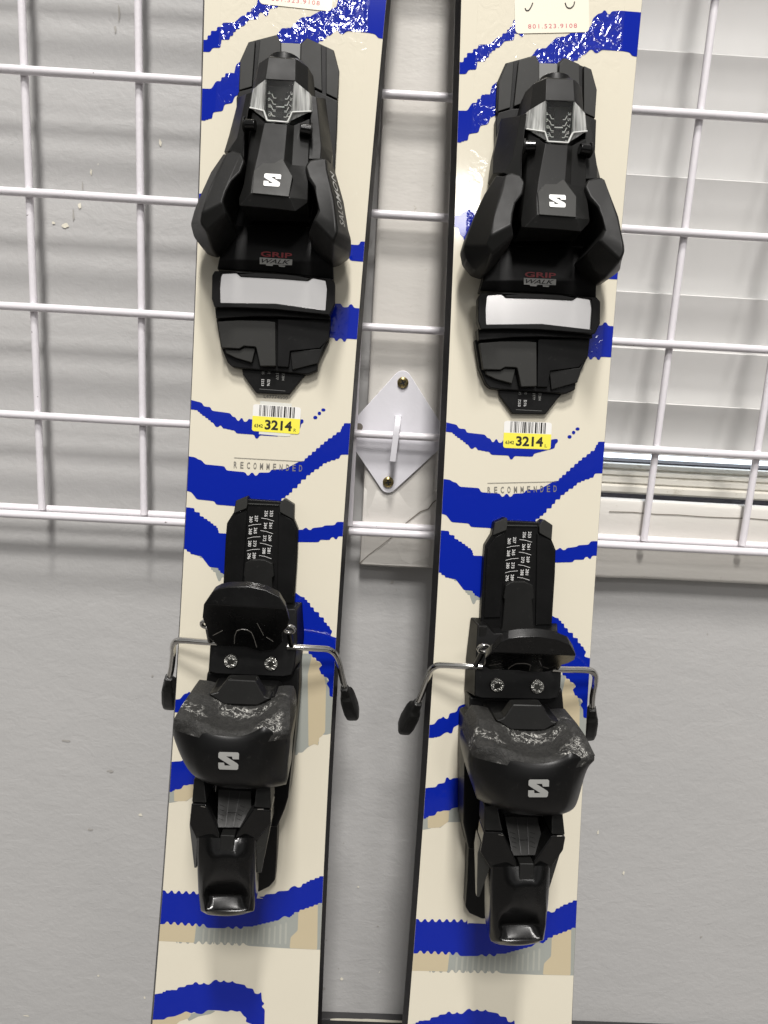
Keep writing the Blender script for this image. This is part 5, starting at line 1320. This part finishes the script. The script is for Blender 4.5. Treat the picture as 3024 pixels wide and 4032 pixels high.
def code_sticker(ski, corners, letter, bars_seed):
    tl, tr, br_, bl = [Vector((*c, 0)) for c in corners]
    c0 = (tl + tr + br_ + bl) / 4
    ex = ((tr - tl) + (br_ - bl)) / 2; w = ex.length; ex.normalize()
    ey = Vector((-ex.y, ex.x, 0)); h = ((tl - bl).length + (tr - br_).length) / 2
    Q = lambda x, y, z: c0 + ex * x + ey * y + Vector((0, 0, z))
    bm = bmesh.new()
    rr = rrect(w, h, 1.5)
    z = .36
    split = h / 2 - h * .435
    for sel, mi in ((lambda p: p[1] >= split, 0), (lambda p: p[1] <= split, 1)):
        pts = [p for p in rr if sel(p)]
        if mi == 0:
            pts = [(w / 2, split)] + pts + [(-w / 2, split)]
        else:
            pts = [(-w / 2, split)] + pts + [(w / 2, split)]
        bm.faces.new([bm.verts.new(Q(x, y, z) * MM) for x, y in pts]).material_index = mi
    lo = [bm.verts.new(Q(x, y, .2) * MM) for x, y in rr]
    hi = [bm.verts.new(Q(x, y, z) * MM) for x, y in rr]
    for i in range(len(rr)):
        j = (i + 1) % len(rr)
        bm.faces.new((hi[i], hi[j], lo[j], lo[i])).material_index = 0
    st = finish(bm, 'barcode_sticker', [M['paper'], M['yellow']], ski, smooth=0)
    bm = bmesh.new()
    z = .42
    widths = [1, 1, 1, 3, 1, 1, 2, 1, 1, 2, 1, 3, 1, 2, 2, 1, 3, 1, 1, 2, 1, 1, 2, 2, 1, 1, 1, 3, 3, 1, 1, 2, 1, 2, 3, 2, 1, 1, 2]
    tot = sum(widths); x = -w * .365; sc = w * .74 / tot
    for i, ww in enumerate(widths):
        if i % 2 == 0:
            put_quad(bm, [Q(x, split + .25, z), Q(x + ww * sc, split + .25, z), Q(x + ww * sc, h / 2 - .25, z), Q(x, h / 2 - .25, z)])
        x += ww * sc
    yb = -h * .435
    put_text(bm, '3214', Q(-w * .235, yb + .35, z), Q(w * .335, yb + .35, z), Q(-w * .235, yb + .35 + h * .37, z), bold=.035)
    put_text(bm, '6342', Q(-w * .455, yb + 1.3, z), Q(-w * .275, yb + 1.3, z), Q(-w * .455, yb + 1.3 + h * .13, z), bold=.02)
    put_text(bm, letter, Q(w * .375, yb + .2, z), Q(w * .425, yb + .2, z), Q(w * .375, yb + .2 + h * .12, z))
    finish(bm, 'code_lettering', M['ink_black'], st, smooth=0, recalc=False)
    return st

def store_sticker(ski, bl, br_, tb, te, dirv):
    """store sticker whose upper part runs out of the picture"""
    bl, br_ = Vector((*bl, 0)), Vector((*br_, 0))
    ex = (br_ - bl); w = ex.length; ex.normalize(); ey = Vector((-ex.y, ex.x, 0))
    h = 34.0
    c0 = bl + ex * w / 2 + ey * h / 2
    Q = lambda x, y, z: c0 + ex * x + ey * y + Vector((0, 0, z))
    rr = rrect(w, h, 2.6)
    bm = bmesh.new()
    bm.faces.new([bm.verts.new(Q(x, y, .40) * MM) for x, y in rr])
    lo = [bm.verts.new(Q(x, y, .2) * MM) for x, y in rr]; hi = [bm.verts.new(Q(x, y, .4) * MM) for x, y in rr]
    for i in range(len(rr)):
        j = (i + 1) % len(rr)
        bm.faces.new((hi[i], hi[j], lo[j], lo[i]))
    st = finish(bm, 'store_sticker', M['creampaper'], ski, smooth=0)
    bm = bmesh.new()
    b0, b1 = Vector((*tb, .46)), Vector((*te, .46))
    put_text(bm, '801.523.9108', b0, b1, b0 + ey * 2.45, space=1.25)
    finish(bm, 'phone_lettering', M['ink_crimson'], st, smooth=0, recalc=False)
    # lower loops of the script lettering above
    bm = bmesh.new()
    for x0, y0, pts in ((-.36, .0, [(0, 1.5), (.6, .3), (2.2, .4), (3.8, 2.6), (4.6, 4.4)]), (.18, .0, [(0, 4), (1, 1.6), (3.2, 1.1), (5, 2.6), (5.6, 4.6)])):
        path = smooth_path([Q(x0 * w + a, -h / 2 + 12.6 + b, .5) for a, b in pts], 5)
        tube(bm, [p * MM for p in path], .00035, 6)
    finish(bm, 'script_lettering', M['ink_black'], st)
    return st

def rec_lettering(ski, p):
    bm = bmesh.new()
    bl, br_ = Vector((*p[0], .3)), Vector((*p[1], .3))
    ey = Vector((-(br_ - bl).y, (br_ - bl).x, 0)).normalized()
    n = 11; word = 'RECOMMENDED'
    pitch = (br_ - bl) / (n - 1 + .42)
    for i, ch in enumerate(word):
        a = bl + pitch * i
        put_text(bm, ch, a, a + pitch * .48, a + ey * 4.0, bold=.014)
    a = bl + ey * 6.3; b = br_ + ey * 6.3
    put_quad(bm, [a - ey * .16, b - ey * .16, b + ey * .16, a + ey * .16])
    return finish(bm, 'mounting_lettering', M['ink_mid'], ski, smooth=0, recalc=False)

SKI = {}
SKI['A'] = empty('ski_with_binding', Matrix(SKI_A))
tag(SKI['A'], 'left cream and blue ski with black binding and number sticker ending in R', 'ski', 'pair of skis leaning on the wall')
ski_body(SKI['A'])
toe(SKI['A'])
heel(SKI['A'])
# the second ski shares every mesh of the first
SKI['B'] = empty('ski_with_binding', Matrix(SKI_B))
tag(SKI['B'], 'right cream and blue ski with black binding and number sticker ending in L', 'ski', 'pair of skis leaning on the wall')
def copy_tree(o, parent):
    c = o.copy()
    COL.objects.link(c)
    c.parent = parent
    for ch in list(o.children):
        copy_tree(ch, c)
    return c
for ch in list(SKI['A'].children):
    copy_tree(ch, SKI['B'])
brake(SKI['A'], 41, 28)
brake(SKI['B'], 25, 42)
code_sticker(SKI['A'], S['codeA'], 'R', 1)
code_sticker(SKI['B'], S['codeB'], 'L', 2)
store_sticker(SKI['A'], S['storeA'][0], S['storeA'][1], S['storeA'][2], S['storeA'][3], 0)
store_sticker(SKI['B'], S['storeB'][0], S['storeB'][1], S['storeB'][2], S['storeB'][3], 0)
rec_lettering(SKI['A'], S['recA'])
rec_lettering(SKI['B'], S['recB'])
bm = bmesh.new()
put_text(bm, 'L47774500', (*S['L47'][0], .3), (*S['L47'][1], .3), (*S['L47'][2], .3))
finish(bm, 'serial_lettering', M['ink_mid'], SKI['A'], smooth=0, recalc=False)
bm = bmesh.new()
flat_poly(bm, [(-7.2, 42.6), (12.2, 42.2), (12.4, 22.4), (9.5, 21.9), (-6.8, 22.2)], .24)
finish(bm, 'clear_film', M['clearfilm'], SKI['A'], smooth=0, recalc=False)
